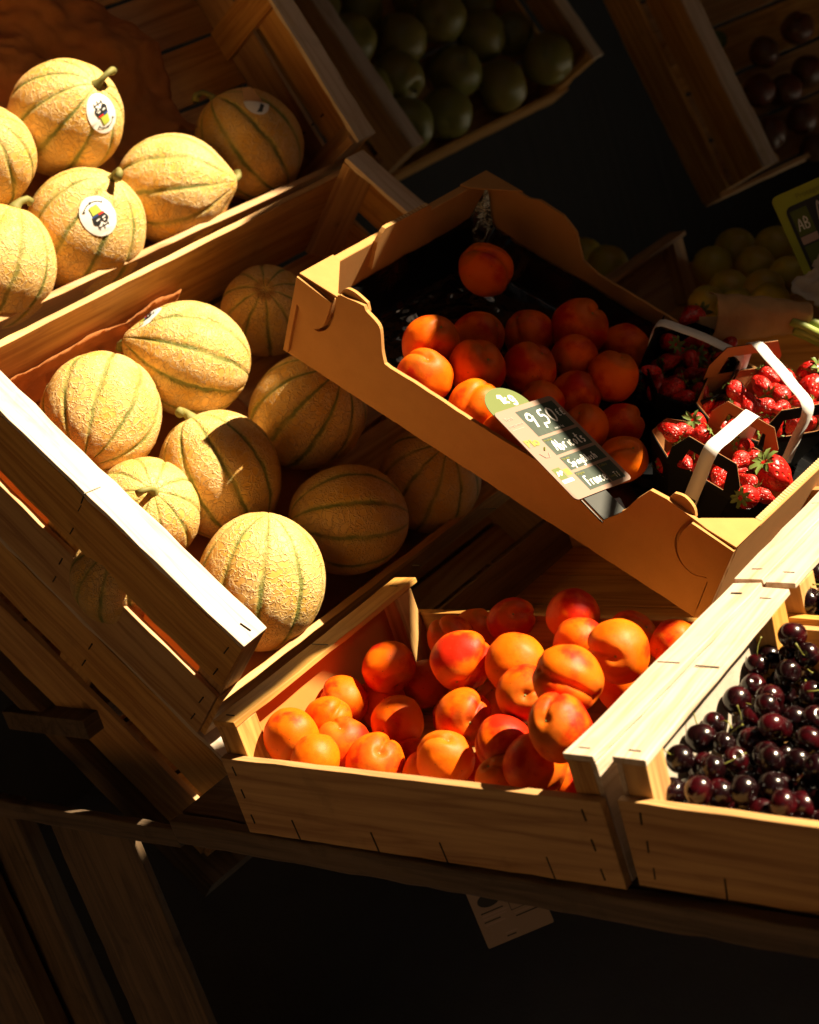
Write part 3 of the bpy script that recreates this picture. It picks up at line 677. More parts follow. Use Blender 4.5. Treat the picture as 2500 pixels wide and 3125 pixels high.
DATA = {"AC":[[4.54,4.55,7.46,2.3],[2.74,13.12,5.79,2.07],[3.97,9.49,6.09,1.94],[7.29,7.32,5.04,2.31],[11.63,6.41,4.23,2.35],[9.27,12.5,4.37,2.18],[3.61,16.55,3.46,2.28],[5.72,16.86,7.29,2.24],[5.34,20.86,3.18,2.12],[17.27,14.55,10.04,2.42],[22.41,15.41,9.53,2.38],[25.4,12.19,8.67,2.24],[19.26,10.69,6.85,2.26],[13.81,20.4,1.96,1.97],[25.14,8.3,6.31,2.14],[19.81,6.63,5.41,2.22],[11.84,10.3,1.85,1.86],[19.65,9.8,1.58,1.59],[26.3,5.56,4.68,1.36],[29.5,6.4,5.95,2.3],[34.15,5.44,10.42,2.39],[32.66,9.61,12.09,2.49],[24.84,21.08,8.5,2.1],[32.39,16.59,10.54,2.36],[29.91,19.21,5.76,2.16],[27.62,24.36,7.26,2.11],[22.3,24.24,9.2,2.15],[15.07,24.31,8.39,1.96],[31.91,24.55,6.68,1.99],[28.15,10.93,1.45,1.46],[2.95,4.73,3.54,2.09],[8.1,3.3,6.2,1.82],[10.42,20.95,8.19,1.93],[10.19,24.38,7.0,1.83]],"CB":[[1.4,37.85,27.24,2.52],[5.94,38.35,23.6,2.45],[-0.41,42.03,29.18,2.57],[-0.43,49.17,26.98,2.41],[2.44,53.49,25.17,2.43],[6.54,56.47,24.42,2.76],[4.17,42.29,25.99,2.64],[6.52,47.05,23.83,2.48],[8.18,52.21,22.58,2.33],[8.99,59.59,20.71,2.45],[12.22,52.15,20.55,2.4],[9.96,48.37,20.22,2.25],[12.49,45.59,17.93,2.12],[13.74,49.22,16.4,2.14],[16.21,44.92,14.73,2.23],[9.26,37.42,20.9,2.07],[-3.01,56.31,31.8,2.58],[8.91,44.4,21.14,2.13]],"MC1":[[-30.88,24.1,30.81,6.36],[-29.93,36.93,31.52,6.52],[-24.41,19.97,21.53,5.64],[-24.02,30.46,20.77,6.51],[-14.43,22.82,12.36,6.62],[-22.9,44.31,21.86,6.43],[-14.82,37.08,12.19,6.04],[-32.92,52.39,31.25,5.26],[-14.19,50.01,10.7,5.85],[-22.41,12.51,18.22,4.87]],"MC2":[[-52.05,50.12,57.65,6.71],[-52.42,38.3,56.94,5.51],[-48.21,44.1,45.6,7.0],[-46.59,57.25,46.0,6.86],[-45.24,70.15,47.14,6.63],[-48.52,31.33,46.19,6.5]],"CC":[[42.46,16.41,6.88,1.17],[42.29,19.24,6.48,1.04],[43.02,10.15,7.39,1.23],[42.49,12.82,6.99,0.93],[44.53,22.88,9.12,1.15],[41.84,23.01,6.94,1.02],[43.76,22.98,7.19,1.01],[41.89,21.84,3.65,1.02],[43.8,21.42,3.44,1.01],[44.61,14.36,3.8,1.08],[46.19,14.17,4.87,0.93],[44.11,15.35,6.18,1.01],[45.05,9.97,7.28,0.91],[44.01,19.56,2.98,1.0],[48.3,14.73,1.86,1.07],[44.17,13.87,1.94,1.01],[49.25,10.96,1.78,1.04],[43.53,9.85,2.09,1.0],[47.22,9.22,2.13,0.97],[43.6,22.84,2.05,1.06],[47.86,11.42,3.58,0.98],[43.97,12.5,3.3,1.0],[47.65,13.09,4.57,0.98],[45.59,18.92,2.0,1.03],[41.72,23.59,4.54,1.03],[43.22,25.24,3.68,1.07],[41.99,20.9,7.42,0.97],[42.24,12.99,2.59,1.02],[42.77,9.05,5.36,0.95],[45.95,21.99,7.88,1.03],[44.13,13.48,5.85,0.97],[46.84,11.07,2.04,0.98],[44.66,11.34,2.02,1.0],[42.56,9.23,3.55,0.96],[47.01,12.88,1.72,0.96]],"PC":[[-82.06,127.98,55.45,4.16],[-75.43,126.23,50.54,4.54],[-76.84,139.61,47.16,4.95],[-74.93,148.13,48.42,4.79],[-74.36,156.7,42.86,4.75],[-74.12,164.62,41.09,3.71],[-74.14,147.24,39.45,4.43],[-71.51,154.59,34.47,4.9],[-67.66,163.6,35.69,4.39],[-74.44,133.04,42.4,4.35],[-73.9,125.24,42.67,3.82],[-72.37,129.6,35.62,4.62],[-73.26,140.77,34.06,4.3],[-72.25,122.88,37.07,2.93],[-82.39,138.78,53.48,3.82],[-78.37,162.25,47.43,3.7],[-81.49,152.01,51.47,4.1]],"S1":[[36.34,12.67,7.0,0.96],[37.29,13.72,7.0,0.55],[37.57,15.91,7.0,1.05],[38.58,14.2,7.0,0.93],[39.81,9.71,7.0,0.8],[43.07,10.62,7.0,0.91],[43.21,14.29,7.0,0.92],[43.83,15.51,7.0,0.92],[40.34,18.07,7.0,0.66],[42.44,16.71,7.0,0.71],[46.78,15.53,7.0,1.73],[45.26,12.33,7.0,0.69],[46.47,10.59,7.0,1.18],[47.53,11.61,7.0,0.69],[40.55,12.49,7.0,0.76],[42.84,12.44,7.0,0.75],[45.0,15.97,7.0,0.76]],"S2":[[37.63,23.82,6.8,1.0],[38.71,27.03,6.8,1.06],[38.43,29.13,6.8,0.93],[39.55,23.06,6.8,1.07],[40.57,24.34,6.8,0.85],[40.96,32.87,6.8,1.23],[42.65,30.63,6.8,1.44],[42.62,27.4,6.8,1.08],[44.46,28.11,6.8,0.91],[43.91,24.08,6.8,0.79],[40.58,27.5,6.8,1.03],[41.93,25.24,6.8,0.91],[42.48,21.32,6.8,0.67],[40.06,30.08,6.8,1.04]],"S3":[[27.17,32.98,5.6,1.38],[33.17,29.05,5.6,0.82],[32.45,32.12,5.6,0.83],[34.01,25.39,5.6,0.92],[32.39,20.39,5.6,1.08],[29.36,21.16,5.6,0.8],[31.19,26.24,5.6,0.93],[29.72,24.37,5.6,0.93],[33.91,20.18,5.6,0.91],[34.69,22.48,5.6,0.91],[27.83,27.05,5.6,1.06],[29.9,29.72,5.6,1.07]],"RC":[[-23.9,163.2,18.6,2.35],[-26.2,156.7,18.7,2.61],[-25.6,163.3,23.4,2.49],[-24.2,168.5,24.7,2.51],[-27.6,159.2,24.9,2.47],[-25.6,171.2,31.0,2.52],[-27.8,163.6,29.7,2.34],[-22.5,162.4,14.1,2.2]],"LC":[[-9.3,113.0,14.0,2.8],[-2.8,111.9,14.0,2.74],[-1.8,104.7,14.0,2.5],[-0.9,96.2,14.0,2.54],[4.8,94.8,14.0,2.49],[4.2,88.8,14.0,2.33],[8.1,90.2,14.0,2.31],[-9.3,106.8,14.0,2.57],[-29.4,112.3,14.0,2.96],[-37.5,118.5,14.0,2.73],[-1.3,91.5,14.0,2.28],[5.7,99.4,14.0,2.4]],"poles":{"MC1":[[0.302,-0.835,-0.459],[-0.496,-0.611,0.617],[0.802,-0.273,0.532],[-0.202,0.006,0.979],[0.236,0.361,0.902],[0.801,0.209,0.562],[-0.559,-0.763,0.324],[0.667,-0.438,0.603],[0.723,-0.048,0.689],[0.61,-0.203,0.766]],"MC2":[[0.908,0.142,0.393],[0.61,-0.203,0.766],[0.676,0.329,0.659],[0.849,0.503,-0.164],[-0.254,-0.214,0.943],[0.321,0.53,0.785]],"AC":{"0":[0.654,-0.561,-0.507],"1":[0.284,-0.941,0.184],"3":[0.369,-0.163,0.915],"4":[0.686,-0.256,0.681],"12":[0.802,-0.573,0.167],"11":[0.594,-0.699,0.398],"20":[0.118,-0.716,0.688],"9":[0.272,-0.872,-0.407],"10":[0.098,-0.944,-0.315],"15":[0.475,0.021,0.88],"21":[0.813,0.038,-0.581],"23":[0.506,-0.813,0.287],"24":[0.475,0.021,0.88]},"CB":{"0":[0.61,-0.203,0.766],"2":[0.791,-0.004,0.611],"6":[0.879,-0.203,0.43],"14":[0.815,-0.05,0.578],"5":[0.833,-0.001,0.554],"7":[0.793,0.15,0.591]}},"stick":[[0.998,-0.028,-0.058],[0.895,-0.348,0.279],[-0.233,-0.359,0.904],[0.671,-0.13,0.73]]}
for _k in ('CB',):
    for q in DATA[_k]:
        w = FAR @ (V(q[:3])*CM)/CM; q[0], q[1], q[2], q[3] = w.x, w.y, w.z, q[3]*1.018
P = DATA['poles']

# melons
ML = {'MC1': [('netted melon whose pale blossom end and ribs face the front slats', 1, -1), ('long melon with a pointed stem tip and a white sticker behind', 3, 1), ('melon with a curled brown stem just behind the bright front bar', 0, 1),
   ('round melon crossed by a sharp curved shadow edge', 1, 1), ('large ribbed melon in the front corner beside the apricot crate', 2, 1), ('shaded melon right under the card box front, second behind the shadowed one', 2, 1),
   ('dark melon with ribs running sideways in the shaded right of its crate', 0, 1), ('dim melon peeping out left of the cardboard box corner', 1, -1), ('almost black melon deep in the shade under the cardboard box', 2, 1), ('melon low behind the front slats, glimpsed through the gap', 0, 1)],
 'MC2': [('melon with a round sticker facing right, highest of the lit group', 1, 1), ('melon cut by the left edge, above the lower one', 2, 1), ('melon with curled green stem and round sticker at the crate edge', 0, 1),
   ('sunlit melon whose stem points right into the dark', 3, 1), ('shaded melon with a half peeled sticker in the crate corner', 2, 1), ('lowest melon cut by the left edge with a bent stem on top', 1, 1)]}
MEL = {}
for key in ('MC1', 'MC2'):
    for i, (x, y, z, r) in enumerate(DATA[key]):
        lab, k, sg = ML[key][i]; d = V(P[key][i])*sg
        stem = [('stem', MST[i % 2])] if (key, i) in (('MC1', 2), ('MC1', 3), ('MC1', 1), ('MC2', 2), ('MC2', 5), ('MC2', 4), ('MC2', 0), ('MC2', 3)) else []
        r2 = r if (key, i) != ('MC1', 9) else 4.7
        sc = (.97, .97, 1.06) if k != 3 else (.95, .95, 1.0)
        MEL[key, i] = (fruit('melon', MEM[k], (x, y, z), r2, d, {('MC1', 4): .1, ('MC1', 0): .6, ('MC1', 2): 2.9, ('MC2', 2): 3.4, ('MC2', 5): 2.4}.get((key, i), i*1.3), lab, 'melon', 'melons in the slatted crates', stem, sc), k, V((x, y, z)), r2)

# stickers on melons: a cap of the rind plus printed marks, all following the surface
def sticker(mel, d_world, up_world, rad_, peel=False, marks=True):
    o, k, c, r = mel; Mi = o.matrix_world.inverted().to_3x3()
    tip = (-.02, -.03, 0, .15)[k]
    D = V(d_world).normalized(); Ux = (V(up_world)-D*D.dot(V(up_world))).normalized(); Rx = Ux.cross(D)
    def surf(a, b, lift):
        w = (D+Rx*a+Ux*b).normalized(); l = (Mi @ w).normalized()
        th = math.acos(max(-1, min(1, l.z))); ph = math.atan2(l.y, l.x)
        rr = .5*melon_r(th, ph, k, tip)+.5*(.995+.03*mnoise.noise(l*1.2+V((k*5, 1, 2))))
        return l*(rr+lift)
    def patch(name, poly, mat, lift, sub=None, parent=o):
        bm = bmesh.new(); f = bm.faces.new([bm.verts.new((a, b, 0)) for a, b in poly])
        bmesh.ops.triangulate(bm, faces=[f])
        for _ in range(2): bmesh.ops.subdivide_edges(bm, edges=[e for e in bm.edges if e.calc_length() > .035], cuts=1)
        bmesh.ops.triangulate(bm, faces=bm.faces)
        for v in bm.verts: v.co = surf(v.co.x, v.co.y, lift)
        me = bpy.data.meshes.new(name); bm.to_mesh(me); bm.free()
        return link(name, me, mat, parent, True)
    n = 28; R = rad_
    disc = [(R*.86*cos(2*pi*i/n), R*1.02*sin(2*pi*i/n)) for i in range(n)]
    if peel: disc = [(a, b) for a, b in disc if b < R*.25-a*.4]
    s = patch('sticker', disc, STICK, .014)
    def mk(name, poly, mat, lift=.020): return patch(name, [(a*R, b*R) for a, b in poly], mat, lift, None, s)
    if peel:
        fl = MB().grid(lambda u, v: ((u-.5)*1.2*(1-.55*v), 0, 0), 1, 1)
        pts = [surf(-R*.75, R*.40, .01), surf(R*.55, R*.02, .01)]
        mid = surf(-R*.2, R*.5, .01)
        me = mesh('peeled_flap', [pts[0], pts[1], mid*1.25+(pts[1]-pts[0])*.0, mid*1.22+(pts[0]-pts[1])*.45], [(0, 1, 2, 3)])
        link('peeled_flap', me, PINKC, s)
        mk('emblem', [(-.3, -.75), (.05, -.85), (.45, -.3), (.25, -.1), (.0, -.45)], BLK)
        return
    def bar(x0, y0, x1, y1, w):
        dx, dy = x1-x0, y1-y0; L = math.hypot(dx, dy); px, py = -dy/L*w, dx/L*w
        return [(x0-px, y0-py), (x1-px, y1-py), (x1+px, y1+py), (x0+px, y0+py)]
    heart = [(0, -.42)]+arc([(-.33, .02), (-.40, .24), (-.27, .38), (-.12, .37), (0, .26), (.12, .37), (.27, .38), (.40, .24), (.33, .02)], 3)
    mk('heart_emblem', heart, BLK)
    mk('emblem_square', [(-.20, -.50), (.20, -.50), (.24, -.10), (-.24, -.10)], GRN, .024)
    mk('emblem_band', [(-.31, -.08), (-.02, -.08), (-.02, 0), (-.31, 0)], RED, .024)
    mk('emblem_band', [(.0, -.08), (.31, -.08), (.31, .0), (.0, .0)], BLU, .024)
    for (a, b, w) in ((-.26, .12, .16), (.04, .12, .18), (-.20, .24, .1)): mk('emblem_lettering', [(a, b), (a+w, b+.02), (a+w, b+.08), (a, b+.06)], STICK, .026)
    for q in (bar(-.30, .50, .30, .50, .022), bar(-.24, .38, -.24, .62, .022), bar(.24, .38, .24, .62, .022), bar(0, .40, 0, .66, .02)): mk('emblem_cross', q, BLK)
    ac = [(sin(t)*.66, -.10-cos(t)*.62) for t in [rad(-52+13*i) for i in range(9)]]
    ac2 = [(sin(t)*.61, -.10-cos(t)*.57) for t in [rad(52-13*i) for i in range(9)]]
    mk('emblem_arc', ac+ac2, BLK)
    for t in (-52, 0, 52):
        x, y = sin(rad(t))*.635, -.10-cos(rad(t))*.595; mk('emblem_serif', bar(x*.88, y*.90-.008, x*1.12, y*1.10, .03), BLK)
CR, CU = V((.74079, .60070, -.30065)), V((.00475, .44287, .89657))
ST = DATA['stick']
sticker(MEL['MC2', 0], ST[0], CR*-.62+CU*.55, .34)
sticker(MEL['MC2', 2], ST[1], CR*.55+CU*-.75, .34)
sticker(MEL['MC1', 1], ST[2], CR*.8+CU*.3, .30)
sticker(MEL['MC2', 4], ST[3], CR*-.3+CU*.95, .27, True)

CAMR = cam.matrix_world.to_3x3()
# apricots
AL = ['glowing orange apricot alone against the left wall of the wooden crate', 'lit apricot with a brown nipple-like scar, second from the left wall', 'dim apricot wedged low between the two leftmost ones', 'apricot with a deep seam half in shade by the front board',
 'apricot with a black stem pit facing up at the front board', 'shaded apricot with one oval patch of sun, middle of the left half', 'dull apricot overlapped by the patch-lit one', 'shaded apricot at the back left of the heap', 'dark apricot behind, left of the tall middle pair',
 'apricot lit on its right with a rounded shadow on its left, top of the heap', 'red cheeked apricot split by a diagonal shadow line', 'deep red apricot with a dark stem pit, below the diagonal one', 'apricot with a creased stem pit facing the viewer, middle of the heap', 'shaded apricot between the creased and the red ones',
 'smooth orange apricot right of the creased one', 'bright yellow orange apricot standing at the middle of the front board', 'low apricot left of the yellow orange one, half hidden', 'half hidden apricot right of the yellow orange one', 'sliver of an apricot at the foot of the big front one', 'big orange apricot low at the right front by the bar',
 'large apricot with a brown bruise, foremost at the right bar', 'largest orange red apricot crowning the right of the heap', 'yellow and red apricot touching the back of the crown one', 'round orange apricot with a brown scar, right behind the crown', 'apricot with a pale seam leaning against the right bar', 'shaded red apricot in the back right',
 'blurred dim apricot standing highest at the back', 'very dark apricot at the back, left of the blurred one', 'apricot half hidden by the right bar at the back', 'sliver of a spotted apricot under the right post', 'yellow apricot peeking over the front board at the left', 'hidden apricot beside the seam one at the front board',
 'black looking apricot deep in the back shade', 'shadowed apricot farthest at the back left']
def place_apricots(key, labels, group, poles):
    for i, (x, y, z, r) in enumerate(DATA[key]):
        d = poles.get(str(i)); r = max(r, 2.0)
        if d is None:      # most lie with the stem end or the seam half turned to the lane
            q = V((random.uniform(-.9, .9), random.uniform(-.9, .9), 0)); d = CAMR @ V((q.x, q.y, .35))
        sq = random.uniform(.95, 1.0)
        fruit('apricot', APM[i % 7], (x, y, z), r*1.08, V(d) if d else None, random.uniform(0, 6.28), labels[i], 'apricot', group, [('stem_scar', SCAR)], (1.0, sq, random.uniform(.96, 1.03)))
place_apricots('AC', AL, 'apricots in the wooden crate', P['AC'])
CL = ['brightest red apricot at the front wall of the cardboard tray', 'sunlit orange apricot left of the price card', 'apricot with a deep seam behind the brightest red one', 'shaded round apricot, second in the back row of the tray', 'shaded apricot, third in the back row of the tray', 'big shaded apricot with a seam, fourth in the back row',
 'shaded apricot with a stem pit behind the two sunlit ones', 'large shaded apricot in the centre of the second row', 'shaded apricot right of the centre one', 'dim apricot next to the dark strawberry punnet', 'dim round apricot left of the dark punnet', 'upright shaded apricot behind the lime tag', 'orange apricot peeping over the right edge of the price card', 'nearly black apricot beside the front punnet',
 'reddish apricot with a dark stem pit right of the price card', 'lit sliver of apricot under the price card', 'lone apricot on the black film at the back of the tray', 'shaded apricot behind the top of the price card']
place_apricots('CB', CL, 'apricots in the cardboard tray', P['CB'])
for (x, y, z, r) in heap(AC, .9, 39, .9, 26, .5, 2.25, 34, DATA['AC'], 10, 4.2):
    fruit('apricot', APM[random.randrange(7)], (x, y, z), r, label='apricot buried under the top layer of the wooden crate', cat='apricot', group='buried apricots')

# cherries
CHK = DATA['CC']; n_ch = 0
ch2 = heap(CC, .8, 21, .9, 25, .7, 1.06, 212, CHK, 10, 7.6)
for i, (x, y, z, r) in enumerate(CHK+ch2):
    top = i < len(CHK)
    st = [('stem', CST[i % 2])] if (top and i % 3 != 1) or (not top and i % 3 == 0) else []
    fruit('cherry', CHM[i % 3], (x, y, z), r*1.0, rnd_dir(.5), None, 'dark red cherry in the heap of the front cherry crate', 'cherry', 'cherries in the front crate', st)
for i, (x, y, z, r) in enumerate(heap(CC2, .8, 9, .9, 14, 5.2, 1.1, 50, [], 8, 9.8)):
    fruit('cherry', CHM[i % 3], (x, y, z), r*1.05, rnd_dir(.5), None, 'dark cherry in the crate behind the front cherry crate', 'cherry', 'cherries in the rear crate', [('stem', CST[i % 2])] if i % 4 == 0 else [])

# apples, peaches, yellow fruit in the shade
for i, (x, y, z, r) in enumerate(DATA['PC']):
    fruit('apple', APPM[i % 2], (x, y, z), min(r, 4.4), rnd_dir(.5)*1.0+(-SUN*0), None, 'dull green apple among those heaped in the dark slatted crate', 'apple', 'green apples in the shade', [('stem', AST)])
for (x, y, z, r) in DATA['RC']:
    fruit('peach', PEM, (x, y, z), r, label='barely visible dark peach in the upper right crate', cat='peach', group='peaches in the shade')
for (x, y, z, r) in DATA['LC']:
    fruit('yellow_fruit', LEM, (x, y, z), r, label='blurred yellow fruit in the shade behind the strawberries', cat='yellow fruit', group='yellow fruit in the shade')

# ------------------------------------------------------------------ strawberry punnets in the cardboard tray
MCB = CB.matrix_world.copy()
def punnet(label, cxy, yaw, L, Wt, zf, zr, zt, lp, inner, outer, strap_label, arch):
    "L: rim length along x, Wt: rim width along y, lp: length of the handle panels (at y = -/+)"
    M = MCB @ Matrix.Translation(V((cxy[0], cxy[1], 0))*CM) @ Matrix.Rotation(rad(yaw), 4, 'Z')
    t = empty('strawberry_punnet', M, label, 'punnet', 'strawberry punnets in the cardboard tray')
    a, b = L/2, Wt/2; a0, b0 = a*.72, b*.72; ch = lp/2
    rim = [(-ch, -b), (ch, -b), (a, -b*.35), (a, b*.35), (ch, b), (-ch, b), (-a, b*.35), (-a, -b*.35)]
    bot = [(x*.72, y*.74) for x, y in rim]
    vs = [(x, y, zf) for x, y in bot]+[(x, y, zr) for x, y in rim]
    fs = [tuple(range(7, -1, -1))]+[(i, (i+1) % 8, 8+(i+1) % 8, 8+i) for i in range(8)]
    MB().add(vs, fs).build('tray', outer, t, solid=.08)
    vi = [(x*.985, y*.985, z+.05) for x, y, z in vs]
    MB().add(vi, [tuple(reversed(f)) for f in fs]).build('tray_lining', inner, t, solid=.05)
    for s in (-1, 1):
        y0, y1 = s*b, s*(b-.25)
        out = [(-ch*1.12, zr-.2), (ch*1.12, zr-.2), (ch*1.12, zr+(zt-zr)*.45), (ch*.78, zt), (-ch*.78, zt), (-ch*1.12, zr+(zt-zr)*.45)]
        hole = [(-ch*.72, zr+.35), (ch*.72, zr+.35), (ch*.62, zr+(zt-zr)*.66), (-ch*.62, zr+(zt-zr)*.66)]
        def ringmesh(name, yy, mat, th):
            bm = bmesh.new()
            eo = [bm.verts.new((p[0]*CM, (yy+(p[1]-zr)*(-s)*.05)*CM, p[1]*CM)) for p in out]; eh = [bm.verts.new((p[0]*CM, (yy+(p[1]-zr)*(-s)*.05)*CM, p[1]*CM)) for p in hole]
            es = [bm.edges.new((q[i], q[(i+1) % len(q)])) for q in (eo, eh) for i in range(len(q))]
            bmesh.ops.triangle_fill(bm, use_beauty=True, edges=es)
            me = bpy.data.meshes.new(name); bm.to_mesh(me); bm.free()
            o = link(name, me, mat, t); d = o.modifiers.new('thick', 'SOLIDIFY'); d.thickness = th*CM; d.offset = 0; return o
        ringmesh('handle_panel', s*(b+.02), outer, .06)
        ringmesh('handle_lining', s*(b-.06), inner, .05)
    # strap over both panels
    pts = [(0, -b-.18, zr-3.2), (0, -b-.16, zr), (0, -b-.02, zt+.05), (0, -b*.4, zt+arch*.85), (0, 0, zt+arch), (0, b*.4, zt+arch*.85), (0, b+.02, zt+.05), (0, b+.16, zr), (0, b+.18, zr-2)]
    pr = arc([(p[1], p[2]) for p in pts], 4); w = .72
    mb = MB(); n = len(pr)
    mb.add([(sx*w+.12*q[0]/b, q[0], q[1]) for q in pr for sx in (-1, 1)], [(2*i, 2*i+1, 2*i+3, 2*i+2) for i in range(n-1)])
    mb.build('strap', STRAP, t, True, solid=.03)
    return t
pn1 = punnet('front strawberry punnet of dark card with a white strap, by the box corner', (41.8, 13.4), 1.5, 14.0, 8.2, .7, 6.3, 9.9, 6.6, INNERC, BLACKC, '', .35)
MB().board(-.42, .42, -4.35, -4.31, 3.3, 4.1, 0, 2).build('strap_mark', CHALK, pn1)
pn2 = punnet('strawberry punnet at the right edge with an upright white strap', (40.6, 24.9), 63, 15.0, 10.2, 1.0, 6.4, 10.2, 8.0, INNERC, BLACKC, '', .5)
pn3 = punnet('dark strawberry punnet in the shade with a grey looking strap', (31.6, 25.3), 105, 14.5, 9.0, .8, 5.8, 8.6, 5.0, BLACKC, BLACKC, '', .6)
def berries(key, label, group, dz=0):
    for i, (x, y, z, r) in enumerate(DATA[key]):
        p = MCB @ (V((x, y, z+dz-.25*r))*CM)/CM
        d = V((random.uniform(-1, 1), random.uniform(-1, 1), random.uniform(-.3, .5)))
        r = max(.8, r)
        fruit('strawberry', BEM[i % 4], p, r*1.32, MCB.to_3x3() @ d, None, label, 'strawberry', group, [('calyx', CAL[i % 3])], (.86, .86, 1.04))
    c = {'S1': (41.8, 13.4, 1.5, 9, 6), 'S2': (40.6, 24.9, 63, 10, 7), 'S3': (31.6, 25.3, 105, 9.5, 6.5)}[key]
    for i in range(26):
        a, b = random.uniform(-.5, .5)*c[3], random.uniform(-.5, .5)*c[4]; q = Matrix.Rotation(rad(c[2]), 4, 'Z') @ V((a, b, 0))
        p = MCB @ (V((c[0]+q.x, c[1]+q.y, random.uniform(2.6, 4.9)))*CM)/CM
        fruit('strawberry', BEM[i % 4], p, random.uniform(1.1, 1.45), MCB.to_3x3() @ rnd_dir(0), None, label, 'strawberry', group, [('calyx', CAL[i % 3])], (.86, .86, 1.04))
berries('S1', 'red strawberry in the front punnet by the box corner', 'strawberries in the front punnet')
berries('S2', 'red strawberry in the punnet at the right edge', 'strawberries in the right punnet')
berries('S3', 'shaded strawberry in the dark punnet', 'strawberries in the dark punnet')
# asparagus in brown paper behind the punnets
def tube_sheet(u, v):
    a = -2.6+5.0*v; R = 3.0-1.0*u+.25*nz(u*6, v*5, 1)
    return (30+u*7.0-.6+cos(a)*R*.55, 31.5+u*9.0+cos(a)*R*-.5+.3*nz(v*5, u*3, 7), 7.4+sin(a)*R*.9-u*.0)
o = MB().grid(tube_sheet, 40, 36).build('asparagus_wrapper', BAGPAPER, None, True, solid=.04); o.matrix_world = MCB.copy()
tag(o, 'rolled brown paper bag holding asparagus behind the punnets', 'paper bag')
for i in range(7):
    a = i*.9; x, y, z = 36.0+.8*cos(a), 38.6+.9*sin(a), 7.0+.9*sin(a*1.7)
    o = MB().tube([(x, y, z), (x+1.6, y+.9, z-.3), (x+4.6, y+2.2, z-.9)], [.5, .48, .42], 9).build('asparagus_spear', plain('asparagus_green', (.30, .36, .07), .5, .3, 80) if i == 0 else bpy.data.materials['asparagus_green'], None, True); o.matrix_world = MCB.copy()
    tag(o, 'green asparagus spear poking out of the brown paper bag', 'asparagus', 'asparagus spears')
o = MB().grid(lambda u, v: (33+u*9+nz(u*3, v*3, 2), 43+v*6, 8+2.5*v+1.2*nz(u*4, v*4, 8)), 24, 18).build('white_paper_sheet', WHITEP, None, True, solid=.03); o.matrix_world = MCB.copy()
tag(o, 'crumpled pale paper sheet beyond the asparagus bag', 'paper')

